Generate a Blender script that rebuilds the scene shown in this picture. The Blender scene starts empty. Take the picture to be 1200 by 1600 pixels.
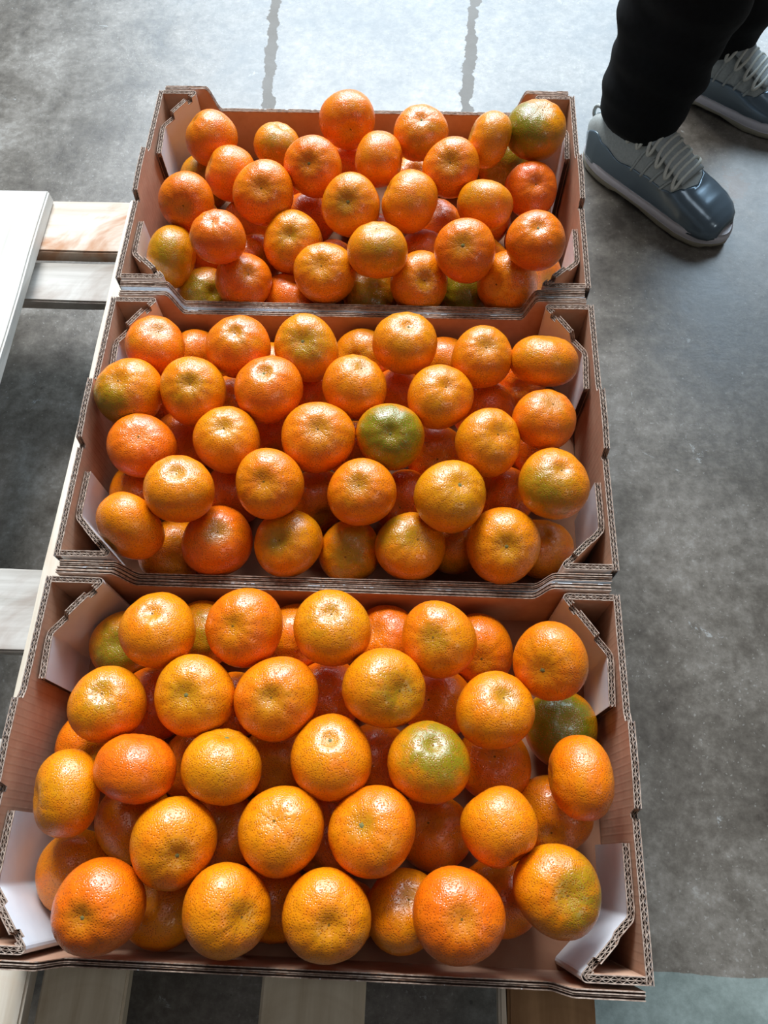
import bpy, bmesh, math, random
from mathutils import Vector, Matrix

random.seed(7)
scene = bpy.context.scene
PI = math.pi

# ------------------------------------------------------------------ camera
cam_d = bpy.data.cameras.new('camera')
cam = bpy.data.objects.new('camera', cam_d)
scene.collection.objects.link(cam)
cam_d.sensor_fit = 'VERTICAL'
cam_d.sensor_height = 36.0
cam_d.lens = 1202 / 1600 * 36.0
cam_d.clip_start = 0.02
cam.matrix_world = Matrix((
    (0.99905841, -0.03048193, 0.03087307, 0.0658),
    (0.040484, 0.91083985, -0.41076977, 0.0743),
    (-0.01559937, 0.41163286, 0.91121625, 0.6354),
    (0, 0, 0, 1)))
scene.camera = cam

# ------------------------------------------------------------------ world, lights, exposure
world = bpy.data.worlds.new('hall_light')
scene.world = world
world.use_nodes = True
bg = world.node_tree.nodes['Background']
bg.inputs[0].default_value = (0.70, 0.73, 0.78, 1)
bg.inputs[1].default_value = 0.07


def area(name, loc, target, sx, sy, power, col):
    d = bpy.data.lights.new(name, 'AREA')
    d.shape = 'RECTANGLE'
    d.size, d.size_y = sx, sy
    d.energy = power
    d.color = col
    o = bpy.data.objects.new(name, d)
    scene.collection.objects.link(o)
    o.location = loc
    o.rotation_euler = (Vector(target) - Vector(loc)).to_track_quat('-Z', 'Y').to_euler()
    return o


area('loading_door_daylight', (0.7, 5.6, 3.0), (0.30, 0.9, 0.0), 5.6, 4.2, 610, (0.66, 0.84, 1.0))
area('roof_skylight', (-0.6, 3.6, 3.3), (0.0, 0.4, 0.0), 1.8, 1.2, 185, (1.0, 0.99, 0.98))
area('overhead_fill', (0.6, 0.6, 4.2), (0.1, 0.2, 0.0), 1.4, 1.0, 8, (0.98, 0.98, 1.0))  # weak fill lamp added overhead to lift the front boards
area('side_window', (2.6, -1.4, 2.8), (0.1, 0.2, 0.0), 0.6, 0.6, 7, (1.0, 0.97, 0.92))

scene.view_settings.view_transform = 'Standard'
scene.view_settings.look = 'None'
scene.view_settings.gamma = 1.0
scene.view_settings.use_curve_mapping = False
scene.view_settings.exposure = 0.44

# ------------------------------------------------------------------ helpers
FLOOR_Z = -0.300
DECK_Z = -0.106
COL = scene.collection


def link(o, parent=None):
    COL.objects.link(o)
    if parent is not None:
        o.parent = parent
    return o


def mesh_obj(name, bm, mats, parent=None, smooth=False, loc=None):
    me = bpy.data.meshes.new(name)
    bm.normal_update()
    bm.to_mesh(me)
    bm.free()
    for m in (mats if isinstance(mats, (list, tuple)) else [mats]):
        me.materials.append(m)
    if smooth:
        for p in me.polygons:
            p.use_smooth = True
    o = bpy.data.objects.new(name, me)
    if loc is not None:
        o.location = loc
    return link(o, parent)


def empty(name, loc, rz=0.0):
    o = bpy.data.objects.new(name, None)
    o.empty_display_size = 0.05
    o.location = loc
    o.rotation_euler = (0, 0, rz)
    return link(o)


def tag(o, label, cat, group=None):
    o['label'] = label
    o['category'] = cat
    if group:
        o['group'] = group
    return o


class NT:
    """small node-tree writer"""
    def __init__(self, name):
        self.m = bpy.data.materials.new(name)
        self.m.use_nodes = True
        self.t = self.m.node_tree
        self.b = self.t.nodes['Principled BSDF']

    def n(self, typ, **kw):
        nd = self.t.nodes.new(typ)
        for k, v in kw.items():
            setattr(nd, k, v)
        return nd

    def l(self, a, b):
        self.t.links.new(a, b)

    def _in(self, sock, v):
        if isinstance(v, bpy.types.NodeSocket):
            self.l(v, sock)
        else:
            sock.default_value = v

    def math(self, op, a, b=0.0, c=None, clamp=False):
        nd = self.n('ShaderNodeMath', operation=op, use_clamp=clamp)
        self._in(nd.inputs[0], a)
        self._in(nd.inputs[1], b)
        if c is not None:
            self._in(nd.inputs[2], c)
        return nd.outputs[0]

    def coord(self, which='Object', scale=(1, 1, 1)):
        tc = self.n('ShaderNodeTexCoord')
        mp = self.n('ShaderNodeMapping')
        mp.inputs['Scale'].default_value = scale
        self.l(tc.outputs[which], mp.inputs[0])
        return mp.outputs[0]

    def noise(self, vec, scale, detail=4, rough=0.55, dist=0.0):
        nd = self.n('ShaderNodeTexNoise')
        self.l(vec, nd.inputs['Vector'])
        nd.inputs['Scale'].default_value = scale
        nd.inputs['Detail'].default_value = detail
        nd.inputs['Roughness'].default_value = rough
        nd.inputs['Distortion'].default_value = dist
        return nd.outputs[0]

    def ramp(self, fac, stops):
        nd = self.n('ShaderNodeValToRGB')
        e = nd.color_ramp.elements
        while len(e) < len(stops):
            e.new(0.5)
        for i, (p, c) in enumerate(stops):
            e[i].position = p
            e[i].color = (*c, 1) if len(c) == 3 else c
        self.l(fac, nd.inputs[0])
        return nd.outputs[0]

    def mix(self, fac, a, b, mode='MIX'):
        nd = self.n('ShaderNodeMix', data_type='RGBA', blend_type=mode)
        self._in(nd.inputs[0], fac)
        for s, v in ((nd.inputs[6], a), (nd.inputs[7], b)):
            if isinstance(v, bpy.types.NodeSocket):
                self.l(v, s)
            else:
                s.default_value = (*v, 1) if len(v) == 3 else v
        return nd.outputs[2]

    def bump(self, h, strength, dist, prev=None):
        nd = self.n('ShaderNodeBump')
        nd.inputs['Strength'].default_value = strength
        nd.inputs['Distance'].default_value = dist
        self._in(nd.inputs['Height'], h)
        if prev is not None:
            self.l(prev, nd.inputs['Normal'])
        self.l(nd.outputs[0], self.b.inputs['Normal'])
        return nd.outputs[0]

    def set(self, **kw):
        for k, v in kw.items():
            s = self.b.inputs[k.replace('_', ' ')]
            if isinstance(v, bpy.types.NodeSocket):
                self.l(v, s)
            else:
                s.default_value = v if not (isinstance(v, tuple) and len(v) == 3 and s.type == 'RGBA') else (*v, 1)
        return self


def lin(r, g, b):
    f = lambda c: (c / 255 / 12.92) if c / 255 <= 0.04045 else ((c / 255 + 0.055) / 1.055) ** 2.4
    return (f(r), f(g), f(b))


# ------------------------------------------------------------------ materials
def mat_simple(name, col, rough=0.6, nscale=0, namp=0.15, **kw):
    t = NT(name)
    if nscale:
        f = t.noise(t.coord(), nscale, 5)
        c = t.ramp(f, [(0.3, tuple(x * (1 - namp) for x in col)), (0.7, tuple(min(1, x * (1 + namp)) for x in col))])
        t.set(Base_Color=c)
    else:
        t.set(Base_Color=col)
    t.set(Roughness=rough, **kw)
    return t.m


def mat_kraft():
    t = NT('kraft_board')
    v = t.coord()
    f = t.noise(v, 35, 6, 0.65)
    fib = t.noise(t.coord(scale=(30, 30, 300)), 6, 3)
    c = t.ramp(f, [(0.3, lin(178, 138, 114)), (0.7, lin(202, 164, 138))])
    c = t.mix(t.math('MULTIPLY', fib, 0.22), c, lin(158, 118, 94))
    # washboard lines of the flutes showing through the liner
    sep = t.n('ShaderNodeSeparateXYZ')
    t.l(v, sep.inputs[0])
    w = t.math('SINE', t.math('MULTIPLY', t.math('ADD', sep.outputs[1], t.math('MULTIPLY', f, 0.0006)), 2 * PI / 0.0062))
    w = t.math('MULTIPLY_ADD', w, 0.5, 0.5)
    w8 = t.math('POWER', w, 6)
    c = t.mix(t.math('MULTIPLY', w8, 0.10), c, lin(140, 102, 80))
    t.set(Base_Color=c, Roughness=0.78, Specular_IOR_Level=0.25)
    t.bump(w8, 0.12, 0.0005)
    return t.m


def mat_flute():
    t = NT('raw_board_edge')
    f = t.noise(t.coord(), 260, 3)
    t.set(Base_Color=t.ramp(f, [(0.3, lin(128, 104, 90)), (0.75, lin(196, 176, 160))]), Roughness=0.9)
    t.bump(f, 0.5, 0.0006)
    return t.m


def mat_print():
    t = NT('white_printed_liner')
    f = t.noise(t.coord(), 18, 4)
    t.set(Base_Color=t.ramp(f, [(0.3, lin(214, 220, 228)), (0.7, lin(232, 236, 240))]), Roughness=0.42)
    g = t.noise(t.coord(), 45, 3)
    t.bump(g, 0.12, 0.003)
    return t.m


KRAFT = mat_kraft()
FLUTE = mat_flute()
PRINT = mat_print()
KRAFT_BASE = mat_simple('kraft_tray_floor', lin(150, 108, 84), 0.85, 40, 0.12, Specular_IOR_Level=0.2)
CORE = mat_simple('board_core_shade', lin(58, 42, 34), 0.95)  # solid filling coloured dark, as the shade between the flutes


def mat_floor():
    t = NT('polished_concrete')
    v = t.coord()
    big = t.noise(v, 1.7, 5, 0.6, 0.6)
    mid = t.noise(v, 8.5, 8, 0.68, 0.4)
    fine = t.noise(v, 75, 6, 0.72)
    s = t.math('ADD', t.math('MULTIPLY', big, 0.42), t.math('ADD', t.math('MULTIPLY', mid, 0.38), t.math('MULTIPLY', fine, 0.34)))
    c = t.ramp(s, [(0.43, lin(60, 54, 48)), (0.54, lin(90, 84, 76)), (0.62, lin(114, 108, 100)), (0.74, lin(152, 149, 143))])
    # dark round specks and pale scuffs
    vo = t.n('ShaderNodeTexVoronoi')
    t.l(v, vo.inputs['Vector'])
    vo.inputs['Scale'].default_value = 38
    sp = t.math('LESS_THAN', t.math('ADD', vo.outputs['Distance'], t.math('MULTIPLY', mid, 0.35)), 0.22)
    c = t.mix(t.math('MULTIPLY', sp, 0.55), c, lin(52, 47, 43))
    sc = t.math('GREATER_THAN', t.noise(v, 13, 9, 0.8, 1.2), 0.655)
    c = t.mix(t.math('MULTIPLY', sc, 0.5), c, lin(168, 172, 172))
    sep = t.n('ShaderNodeSeparateXYZ')
    t.l(v, sep.inputs[0])
    x, y = sep.outputs[0], sep.outputs[1]
    v2 = t.noise(v, 210, 2, 0.5)
    gr = t.math('GREATER_THAN', t.math('ADD', v2, t.math('MULTIPLY', mid, 0.3)), 0.83)
    c = t.mix(t.math('MULTIPLY', gr, 0.45), c, lin(150, 148, 142))
    # slab joint: the near slab is greener and paler
    wob = t.math('MULTIPLY', t.math('SUBTRACT', mid, 0.5), 0.012)
    near = t.math('MULTIPLY', t.math('LESS_THAN', t.math('ADD', y, wob), -0.022), t.math('GREATER_THAN', t.math('ADD', x, wob), 0.25))
    slab = t.ramp(s, [(0.42, lin(84, 96, 92)), (0.7, lin(142, 156, 152))])
    c = t.mix(t.math('MULTIPLY', near, 0.85), c, slab)
    # two long filled cracks running away
    crack = None
    for (x0, x1) in ((-0.200, -0.218), (0.142, 0.161)):
        k = (x1 - x0) / 0.32
        cx = t.math('MULTIPLY_ADD', t.math('SUBTRACT', y, 1.23), k, x0)
        wb = t.math('MULTIPLY', t.math('SUBTRACT', t.noise(v, 22, 5, 0.7), 0.5), 0.030)
        d = t.math('ABSOLUTE', t.math('ADD', t.math('SUBTRACT', x, cx), wb))
        wd = t.math('MULTIPLY', t.noise(v, 30, 4), 0.0185)
        m = t.math('LESS_THAN', d, wd)
        crack = m if crack is None else t.math('MAXIMUM', crack, m)
    crack = t.math('MULTIPLY', crack, t.math('GREATER_THAN', y, 0.3))
    c = t.mix(t.math('MULTIPLY', crack, 0.9), c, lin(88, 82, 74))
    # rusty scuff beside the shoe
    dx = t.math('MULTIPLY', t.math('SUBTRACT', x, 0.585), 1.0)
    dy = t.math('MULTIPLY', t.math('SUBTRACT', y, 1.10), 0.6)
    dd = t.math('SQRT', t.math('ADD', t.math('MULTIPLY', dx, dx), t.math('MULTIPLY', dy, dy)))
    st = t.math('LESS_THAN', t.math('ADD', dd, t.math('MULTIPLY', fine, 0.09)), 0.062)
    c = t.mix(t.math('MULTIPLY', st, 0.5), c, lin(120, 96, 78))
    r = t.math('MULTIPLY_ADD', mid, 0.30, 0.20)
    r = t.math('ADD', r, t.math('MULTIPLY', crack, 0.3))
    t.set(Base_Color=c, Roughness=r, Specular_IOR_Level=0.5)
    h = t.math('SUBTRACT', t.math('ADD', t.math('MULTIPLY', fine, 0.35), mid), t.math('MULTIPLY', crack, 1.5))
    t.bump(h, 0.22, 0.003)
    return t.m


def mat_wood(name, c0, c1, stain, seed, axis='Y', blotch=0.35):
    t = NT(name)
    sc = {'Y': (14, 1.1, 14), 'X': (1.1, 14, 14)}[axis]
    v = t.coord(scale=sc)
    mp = t.n('ShaderNodeVectorMath', operation='ADD')
    t.l(v, mp.inputs[0])
    mp.inputs[1].default_value = (seed * 3.1, seed * 1.7, seed)
    v = mp.outputs[0]
    g = t.noise(v, 5.0, 8, 0.62, 0.6)
    g2 = t.noise(v, 1.3, 4, 0.5, 2.2)
    fac = t.math('ADD', t.math('MULTIPLY', g2, 0.55), t.math('MULTIPLY', g, 0.45))
    c = t.ramp(fac, [(0.35, c0), (0.62, c1)])
    bl = t.noise(t.coord(), 9, 4, 0.6, 1.5)
    blm = t.ramp(bl, [(0.5, (0, 0, 0)), (0.68, (1, 1, 1))])
    c = t.mix(t.math('MULTIPLY', blm, blotch), c, stain)
    t.set(Base_Color=c, Roughness=0.72, Specular_IOR_Level=0.25)
    t.bump(g, 0.2, 0.0008)
    return t.m


def mat_peel():
    """One peel for all: ripeness, green and where the green sits are read from each fruit's own properties."""
    t = NT('mandarin_peel')
    tc = t.n('ShaderNodeTexCoord')
    oc = tc.outputs['Object']
    oi = t.n('ShaderNodeObjectInfo')
    off = t.n('ShaderNodeVectorMath', operation='MULTIPLY_ADD')
    off.inputs[1].default_value = (1, 1, 1)
    t.l(oc, off.inputs[0])
    cmb = t.n('ShaderNodeCombineXYZ')
    for i in range(3):
        t.l(t.math('MULTIPLY', oi.outputs['Random'], 37.0 + 11 * i), cmb.inputs[i])
    t.l(cmb.outputs[0], off.inputs[2])
    v = off.outputs[0]

    def attr(nm):
        a = t.n('ShaderNodeAttribute', attribute_type='OBJECT', attribute_name=nm)
        return a
    hue = attr('ripeness').outputs['Fac']
    grn = attr('green_amount').outputs['Fac']
    gdx = attr('green_x').outputs['Fac']
    gdy = attr('green_y').outputs['Fac']
    gdz = attr('green_z').outputs['Fac']
    n1 = t.noise(v, 1.4, 4, 0.55, 0.4)
    hv = t.math('ADD', hue, t.math('MULTIPLY', t.math('SUBTRACT', n1, 0.5), 0.9), clamp=True)
    c = t.ramp(hv, [(0.0, (0.66, 0.255, 0.002)), (0.35, (0.76, 0.225, 0.0015)), (0.65, (0.80, 0.160, 0.0015)), (1.0, (0.72, 0.105, 0.002))])
    # green side
    nrm = t.n('ShaderNodeVectorMath', operation='NORMALIZE')
    t.l(oc, nrm.inputs[0])
    gd = t.n('ShaderNodeCombineXYZ')
    t.l(gdx, gd.inputs[0]); t.l(gdy, gd.inputs[1]); t.l(gdz, gd.inputs[2])
    dt = t.n('ShaderNodeVectorMath', operation='DOT_PRODUCT')
    t.l(nrm.outputs[0], dt.inputs[0]); t.l(gd.outputs[0], dt.inputs[1])
    n2 = t.noise(v, 2.3, 5, 0.6, 0.5)
    q = t.math('ADD', dt.outputs['Value'], t.math('MULTIPLY', t.math('SUBTRACT', n2, 0.5), 1.3))
    thr = t.math('MULTIPLY_ADD', grn, -1.15, 1.12)
    gm = t.math('MULTIPLY', t.math('SUBTRACT', q, thr), 1.7, clamp=True)
    gm = t.math('MULTIPLY', gm, t.math('GREATER_THAN', grn, 0.01))
    gm = t.math('MULTIPLY', gm, t.math('MULTIPLY_ADD', grn, 0.6, 0.42), clamp=True)
    gcol = t.ramp(n2, [(0.3, (0.10, 0.135, 0.005)), (0.7, (0.24, 0.20, 0.006))])
    c = t.mix(gm, c, gcol)
    # scattered olive blushes on every fruit
    n3 = t.noise(v, 1.9, 3, 0.5)
    ol = t.math('MULTIPLY', t.math('SUBTRACT', n3, 0.60), 3.0, clamp=True)
    c = t.mix(t.math('MULTIPLY', ol, 0.6), c, (0.40, 0.20, 0.006))
    # olive halo round the stem and blossom ends, stronger on some fruits
    sz = t.n('ShaderNodeSeparateXYZ')
    t.l(nrm.outputs[0], sz.inputs[0])
    pz = t.math('MULTIPLY', t.math('SUBTRACT', t.math('ADD', t.math('ABSOLUTE', sz.outputs[2]), t.math('MULTIPLY', t.math('SUBTRACT', n2, 0.5), 0.12)), 0.88), 9.0, clamp=True)
    halo = t.math('MULTIPLY', pz, t.math('MULTIPLY_ADD', oi.outputs['Random'], 0.55, 0.12))
    c = t.mix(halo, c, (0.30, 0.19, 0.008))
    # oil glands: small darker dots, slightly sunk
    vo = t.n('ShaderNodeTexVoronoi')
    t.l(v, vo.inputs['Vector'])
    vo.inputs['Scale'].default_value = 19
    vo.inputs['Randomness'].default_value = 0.75
    pore = t.ramp(vo.outputs['Distance'], [(0.10, (1, 1, 1)), (0.46, (0, 0, 0))])
    c = t.mix(t.math('MULTIPLY', pore, 0.75), c, (0.38, 0.055, 0.002))
    t.set(Base_Color=c, Roughness=0.28, Specular_IOR_Level=0.62, Subsurface_Weight=0.0)
    t.b.inputs['Subsurface Radius'].default_value = (0.006, 0.002, 0.0005)
    t.b.inputs['Coat Weight'].default_value = 0.0
    t.b.inputs['Coat Roughness'].default_value = 0.22
    und = t.noise(v, 6.5, 3)
    h = t.math('ADD', t.math('MULTIPLY', pore, -0.55), t.math('MULTIPLY', und, 1.1))
    t.bump(h, 0.42, 0.0011)
    return t.m


PEEL = mat_peel()
CALYX = mat_simple('dry_calyx', lin(120, 112, 70), 1.0, 0, 0.3, Specular_IOR_Level=0.05)
SCAR = mat_simple('blossom_scar', lin(120, 84, 34), 1.0, 0, 0.3, Specular_IOR_Level=0.05)

# ------------------------------------------------------------------ floor (setting)
bm = bmesh.new()
n = 24
for i in range(n + 1):
    for j in range(n + 1):
        bm.verts.new((-6 + 12 * i / n, -5 + 14 * j / n, 0))
bm.verts.ensure_lookup_table()
for i in range(n):
    for j in range(n):
        a = i * (n + 1) + j
        bm.faces.new([bm.verts[k] for k in (a, a + n + 1, a + n + 2, a + 1)])
floor = mesh_obj('floor', bm, mat_floor())
for vtx in floor.data.vertices:
    vtx.co.z = FLOOR_Z
floor['kind'] = 'structure'

# ------------------------------------------------------------------ pallet
def plank(x0, x1, y0, y1, z0, z1, mat, parent, name='plank', bev=0.0022, rough=0.0008, seed=0, wane=0.0):
    """a sawn board with eased, slightly uneven edges"""
    rnd = random.Random(seed)
    bm = bmesh.new()
    lx, ly = x1 - x0, y1 - y0
    nx, ny = (max(2, int(lx / 0.06)), 2) if lx > ly else (2, max(2, int(ly / 0.06)))
    r = bmesh.ops.create_cube(bm, size=1.0)
    for v in bm.verts:
        v.co = Vector(((v.co.x + 0.5) * lx, (v.co.y + 0.5) * ly, (v.co.z + 0.5) * (z1 - z0)))
    bmesh.ops.subdivide_edges(bm, edges=[e for e in bm.edges if abs((e.verts[0].co - e.verts[1].co)[0 if lx > ly else 1]) > 0.5 * max(lx, ly)], cuts=max(nx, ny), use_grid_fill=True)
    for v in bm.verts:
        v.co.x += rnd.uniform(-rough, rough)
        v.co.y += rnd.uniform(-rough, rough)
        if wane and v.co.z > (z1 - z0) * 0.5 and v.co.y < ly * 0.5:
            v.co.z -= wane
    bmesh.ops.bevel(bm, geom=[e for e in bm.edges if len(e.link_faces) == 2 and e.calc_face_angle(0) > 0.8], offset=bev, segments=2, affect='EDGES')
    o = mesh_obj(name, bm, mat, parent, loc=(x0, y0, z0))
    return o


WOOD_PALE = mat_wood('pale_pine', lin(204, 188, 166), lin(230, 220, 204), lin(212, 176, 142), 1, 'Y', 0.25)
WOOD_WHITE = mat_wood('white_spruce', lin(186, 180, 170), lin(216, 212, 206), lin(206, 178, 156), 2, 'Y', 0.2)
WOOD_WARM = mat_wood('warm_pine', lin(190, 140, 96), lin(222, 176, 130), lin(176, 120, 80), 3, 'Y', 0.3)
WOOD_GREY = mat_wood('weathered_pine', lin(176, 158, 132), lin(212, 198, 174), lin(150, 126, 98), 4, 'Y', 0.35)
WOOD_BROWN = mat_wood('brown_pine', lin(136, 98, 64), lin(184, 142, 100), lin(120, 84, 54), 5, 'Y', 0.4)
WOOD_CROSS = mat_wood('stained_cross_pine', lin(182, 158, 136), lin(214, 202, 188), lin(176, 128, 94), 6, 'X', 0.9)
WOOD_CROSS2 = mat_wood('knotty_cross_pine', lin(160, 152, 142), lin(202, 196, 188), lin(136, 108, 90), 7, 'X', 0.4)
WOOD_BLOCK = mat_wood('pallet_block', lin(120, 96, 72), lin(160, 132, 104), lin(110, 84, 62), 8, 'Y', 0.3)

pallet = empty('pallet', (0.0, 0.3, FLOOR_Z))
tag(pallet, 'pale wooden slatted pallet on the concrete floor under the three fruit trays', 'pallet')
pallet_off = Vector((0.0, 0.3, FLOOR_Z))


def pl(*a, **k):
    o = plank(*a, parent=pallet, **k)
    o.location = Vector(o.location) - pallet_off
    return o


DT = 0.018
D0, D1 = DECK_Z - DT, DECK_Z
for i, (x0, x1, y0, y1, mat) in enumerate([
        (-0.645, -0.535, -0.12, 0.855, WOOD_PALE),
        (-0.525, -0.419, -0.12, 0.858, WOOD_WHITE),
        (-0.309, -0.239, -0.12, 0.845, WOOD_PALE),
        (-0.229, -0.1565, -0.12, 0.845, WOOD_GREY),
        (-0.043, 0.0425, -0.12, 0.845, WOOD_GREY),
        (0.153, 0.159, -0.12, 0.845, WOOD_PALE),
        (0.1595, 0.231, -0.12, 0.845, WOOD_BROWN)]):
        pl(x0, x1, y0, y1, D0, D1 - (0.003 if i == 3 else 0), mat, name='plank', seed=i)
for i, (y0, y1, z1, x1, mat) in enumerate([
        (0.080, 0.165, D0 - 0.0003, 0.229, WOOD_CROSS2), (0.250, 0.338, D0 - 0.0003, 0.229, WOOD_CROSS2),
        (0.703, 0.764, D0 - 0.0115, 0.229, WOOD_CROSS2), (0.772, 0.860, D0 - 0.0003, 0.229, WOOD_CROSS)]):
    pl(-0.645, x1, y0, y1, z1 - 0.020, z1, mat, name='cross_board', seed=20 + i, wane=0.003 if i == 2 else 0)
for i, x0 in enumerate((-0.600, -0.05, 0.115)):
    for j, y0 in enumerate((0.082, 0.252, 0.764)):
        if x0 < -0.5:
            continue
        pl(x0, x0 + 0.09, y0, y0 + 0.080, FLOOR_Z + 0.0003, D0 - 0.0207, WOOD_BLOCK, name='block', seed=40 + 3 * i + j)
for y0 in (0.254, 0.778):
    pl(-0.640, -0.548, y0, y0 + 0.078, FLOOR_Z + 0.0003, D0 - 0.0207, WOOD_BLOCK, name='block', seed=51)

# ------------------------------------------------------------------ cardboard trays
TRAY_W, TRAY_D, RIM = 0.50, 0.2896, 0.0


def fillet(pts, r=0.0035, k=5):
    out = [Vector(pts[0])]
    for i in range(1, len(pts) - 1):
        p, a, b = Vector(pts[i]), Vector(pts[i - 1]), Vector(pts[i + 1])
        ra = min(r, (a - p).length * 0.45)
        rb = min(r, (b - p).length * 0.45)
        pa, pb = p + (a - p).normalized() * ra, p + (b - p).normalized() * rb
        for j in range(k + 1):
            t = j / k
            out.append(pa * (1 - t) ** 2 + p * 2 * t * (1 - t) + pb * t * t)
    out.append(Vector(pts[-1]))
    return out


class Path:
    def __init__(self, pts):
        self.p = fillet([Vector(q) for q in pts])
        self.s = [0.0]
        for a, b in zip(self.p, self.p[1:]):
            self.s.append(self.s[-1] + (b - a).length)
        self.len = self.s[-1]
        self.nrm = []
        for i in range(len(self.p)):
            a = self.p[max(0, i - 1)]
            b = self.p[min(len(self.p) - 1, i + 1)]
            d = (b - a).normalized()
            self.nrm.append(Vector((-d.y, d.x)))

    def at(self, s):
        s = min(max(s, 0), self.len)
        for i in range(len(self.s) - 1):
            if s <= self.s[i + 1] + 1e-9:
                t = (s - self.s[i]) / max(1e-9, self.s[i + 1] - self.s[i])
                return self.p[i].lerp(self.p[i + 1], t), self.nrm[i].lerp(self.nrm[i + 1], t).normalized()
        return self.p[-1], self.nrm[-1]


def prof_at(prof, s):
    """height along the path from (s, z) break points"""
    if s <= prof[0][0]:
        return prof[0][1]
    for (a, za), (b, zb) in zip(prof, prof[1:]):
        if s <= b:
            return za + (zb - za) * ((s - a) / (b - a) if b > a else 1)
    return prof[-1][1]


def ribbon(bm, path, ss, lo, hi, zb, zt, mi=0):
    """closed strip between two sideways offsets; lo, hi, zb, zt may be functions of (s, index)"""
    rows = []
    for i, s in enumerate(ss):
        c, nn = path.at(s)
        f = lambda q: q(s, i) if callable(q) else q
        a, b, z0, z1 = f(lo), f(hi), f(zb), f(zt)
        pa, pb = c + nn * a, c + nn * b
        rows.append([bm.verts.new((pa.x, pa.y, z0)), bm.verts.new((pb.x, pb.y, z0)),
                     bm.verts.new((pb.x, pb.y, z1)), bm.verts.new((pa.x, pa.y, z1))])
    for r0, r1 in zip(rows, rows[1:]):
        for k in range(4):
            fc = bm.faces.new((r0[k], r0[(k + 1) % 4], r1[(k + 1) % 4], r1[k]))
            fc.material_index = mi
    bm.faces.new(rows[0][::-1]).material_index = mi
    bm.faces.new(rows[-1]).material_index = mi


def samples(path, prof, step):
    ss = set()
    k = int(path.len / step) + 1
    for i in range(k + 1):
        ss.add(round(i * path.len / k, 6))
    for q in path.s:
        ss.add(round(q, 6))
    for s, _ in prof:
        ss.add(round(min(max(s, 0), path.len), 6))
    return sorted(ss)


def double_wall(name, pts, prof, zb, parent, ext=1, t=0.0055, seed=0):
    """double-flute board on edge: three liners, two waved papers between them.
    ext = side (+1 left of travel, -1 right) that carries the white print"""
    rnd = random.Random(seed)
    path = Path(pts)
    ss = samples(path, prof, 0.004)
    jit = {}

    def top(s, i):
        if s not in jit:
            jit[s] = rnd.uniform(-0.00025, 0.00025)
        return prof_at(prof, s) + jit[s]
    bm = bmesh.new()
    h = t / 2
    lt = 0.00055
    # mats: 0 kraft, 1 print, 2 raw edge, 3 dark core standing in for shade
    inner = (-h, -h + lt) if ext > 0 else (h - lt, h)
    outer = (h - lt, h) if ext > 0 else (-h, -h + lt)
    ribbon(bm, path, ss, inner[0], inner[1], zb, top, 0)
    ribbon(bm, path, ss, outer[0], outer[1], zb, top, 1)
    ribbon(bm, path, ss, -0.00022, 0.00022, lambda s, i: prof_at(prof, s) - 0.007, top, 2)
    # raw rim of the two outer liners
    for a, b in (inner, outer):
        ribbon(bm, path, ss, a - 0.00008, b + 0.00008, lambda s, i: prof_at(prof, s) - 0.0007, lambda s, i: top(s, i) + 0.0002, 2)
    ribbon(bm, path, ss, -h + lt * 0.9, h - lt * 0.9, zb + 0.0003, lambda s, i: prof_at(prof, s) - 0.0055, 3)
    pitch = 0.0058
    n = max(4, int(path.len / (pitch / 4)))
    fs = [path.len * i / n for i in range(n + 1)]
    amp = (h - lt - 0.00022) / 2 - 0.00018
    for sgn in (-1, 1):
        mid = sgn * (0.00022 + (h - lt)) / 2
        ph = 0 if sgn < 0 else 2

        def wave(s, i, mid=mid, ph=ph):
            return mid + amp * (0, 1, 0, -1)[(i + ph) % 4] * 1.05
        ribbon(bm, path, fs, lambda s, i: wave(s, i) - 0.0002, lambda s, i: wave(s, i) + 0.0002,
               lambda s, i: prof_at(prof, s) - 0.007, lambda s, i: prof_at(prof, s) - 0.0002 + rnd.uniform(-0.0002, 0.0001), 2)
    return mesh_obj(name, bm, [KRAFT, PRINT, FLUTE, CORE], parent)


def sheet(name, pts, prof, zb, parent, print_side=0, t=0.0027, seed=0):
    """single-wall board whose flutes lie flat: its top edge shows two pale liners with a dark line between"""
    rnd = random.Random(seed)
    path = Path(pts)
    ss = samples(path, prof, 0.0025)
    wv = [rnd.uniform(-0.0005, 0.0005) for _ in range(60)]

    def top(s, i, k=0):
        return prof_at(prof, s) + wv[int(s * 110 + k) % 60] * 0.5 + rnd.uniform(-0.0002, 0.0002)
    bm = bmesh.new()
    h = t / 2
    ribbon(bm, path, ss, -h, -h + 0.0006, zb, lambda s, i: top(s, i), 1 if print_side < 0 else 0)
    ribbon(bm, path, ss, h - 0.0006, h, zb, lambda s, i: top(s, i, 17), 1 if print_side > 0 else 0)
    for a, b in ((-h - 0.00005, -h + 0.00065), (h - 0.00065, h + 0.00005)):
        ribbon(bm, path, ss, a, b, lambda s, i: prof_at(prof, s) - 0.0012, lambda s, i: top(s, i) + 0.0003, 2)
    ribbon(bm, path, ss, -h + 0.0005, h - 0.0005, zb, lambda s, i: prof_at(prof, s) - 0.0014 + rnd.uniform(-0.0004, 0.0006), 3)
    return mesh_obj(name, bm, [KRAFT, PRINT, FLUTE, CORE], parent)


def side_profile(seed):
    r = random.Random(seed)
    up = 0.0105
    return [(0, 0), (0.110, 0), (0.1105, -0.004), (0.1145, -0.004), (0.117, up * 0.75), (0.150, up), (0.1815, up), (0.1825, 0.003), (0.19, 0.0), (0.29, 0)]


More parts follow.
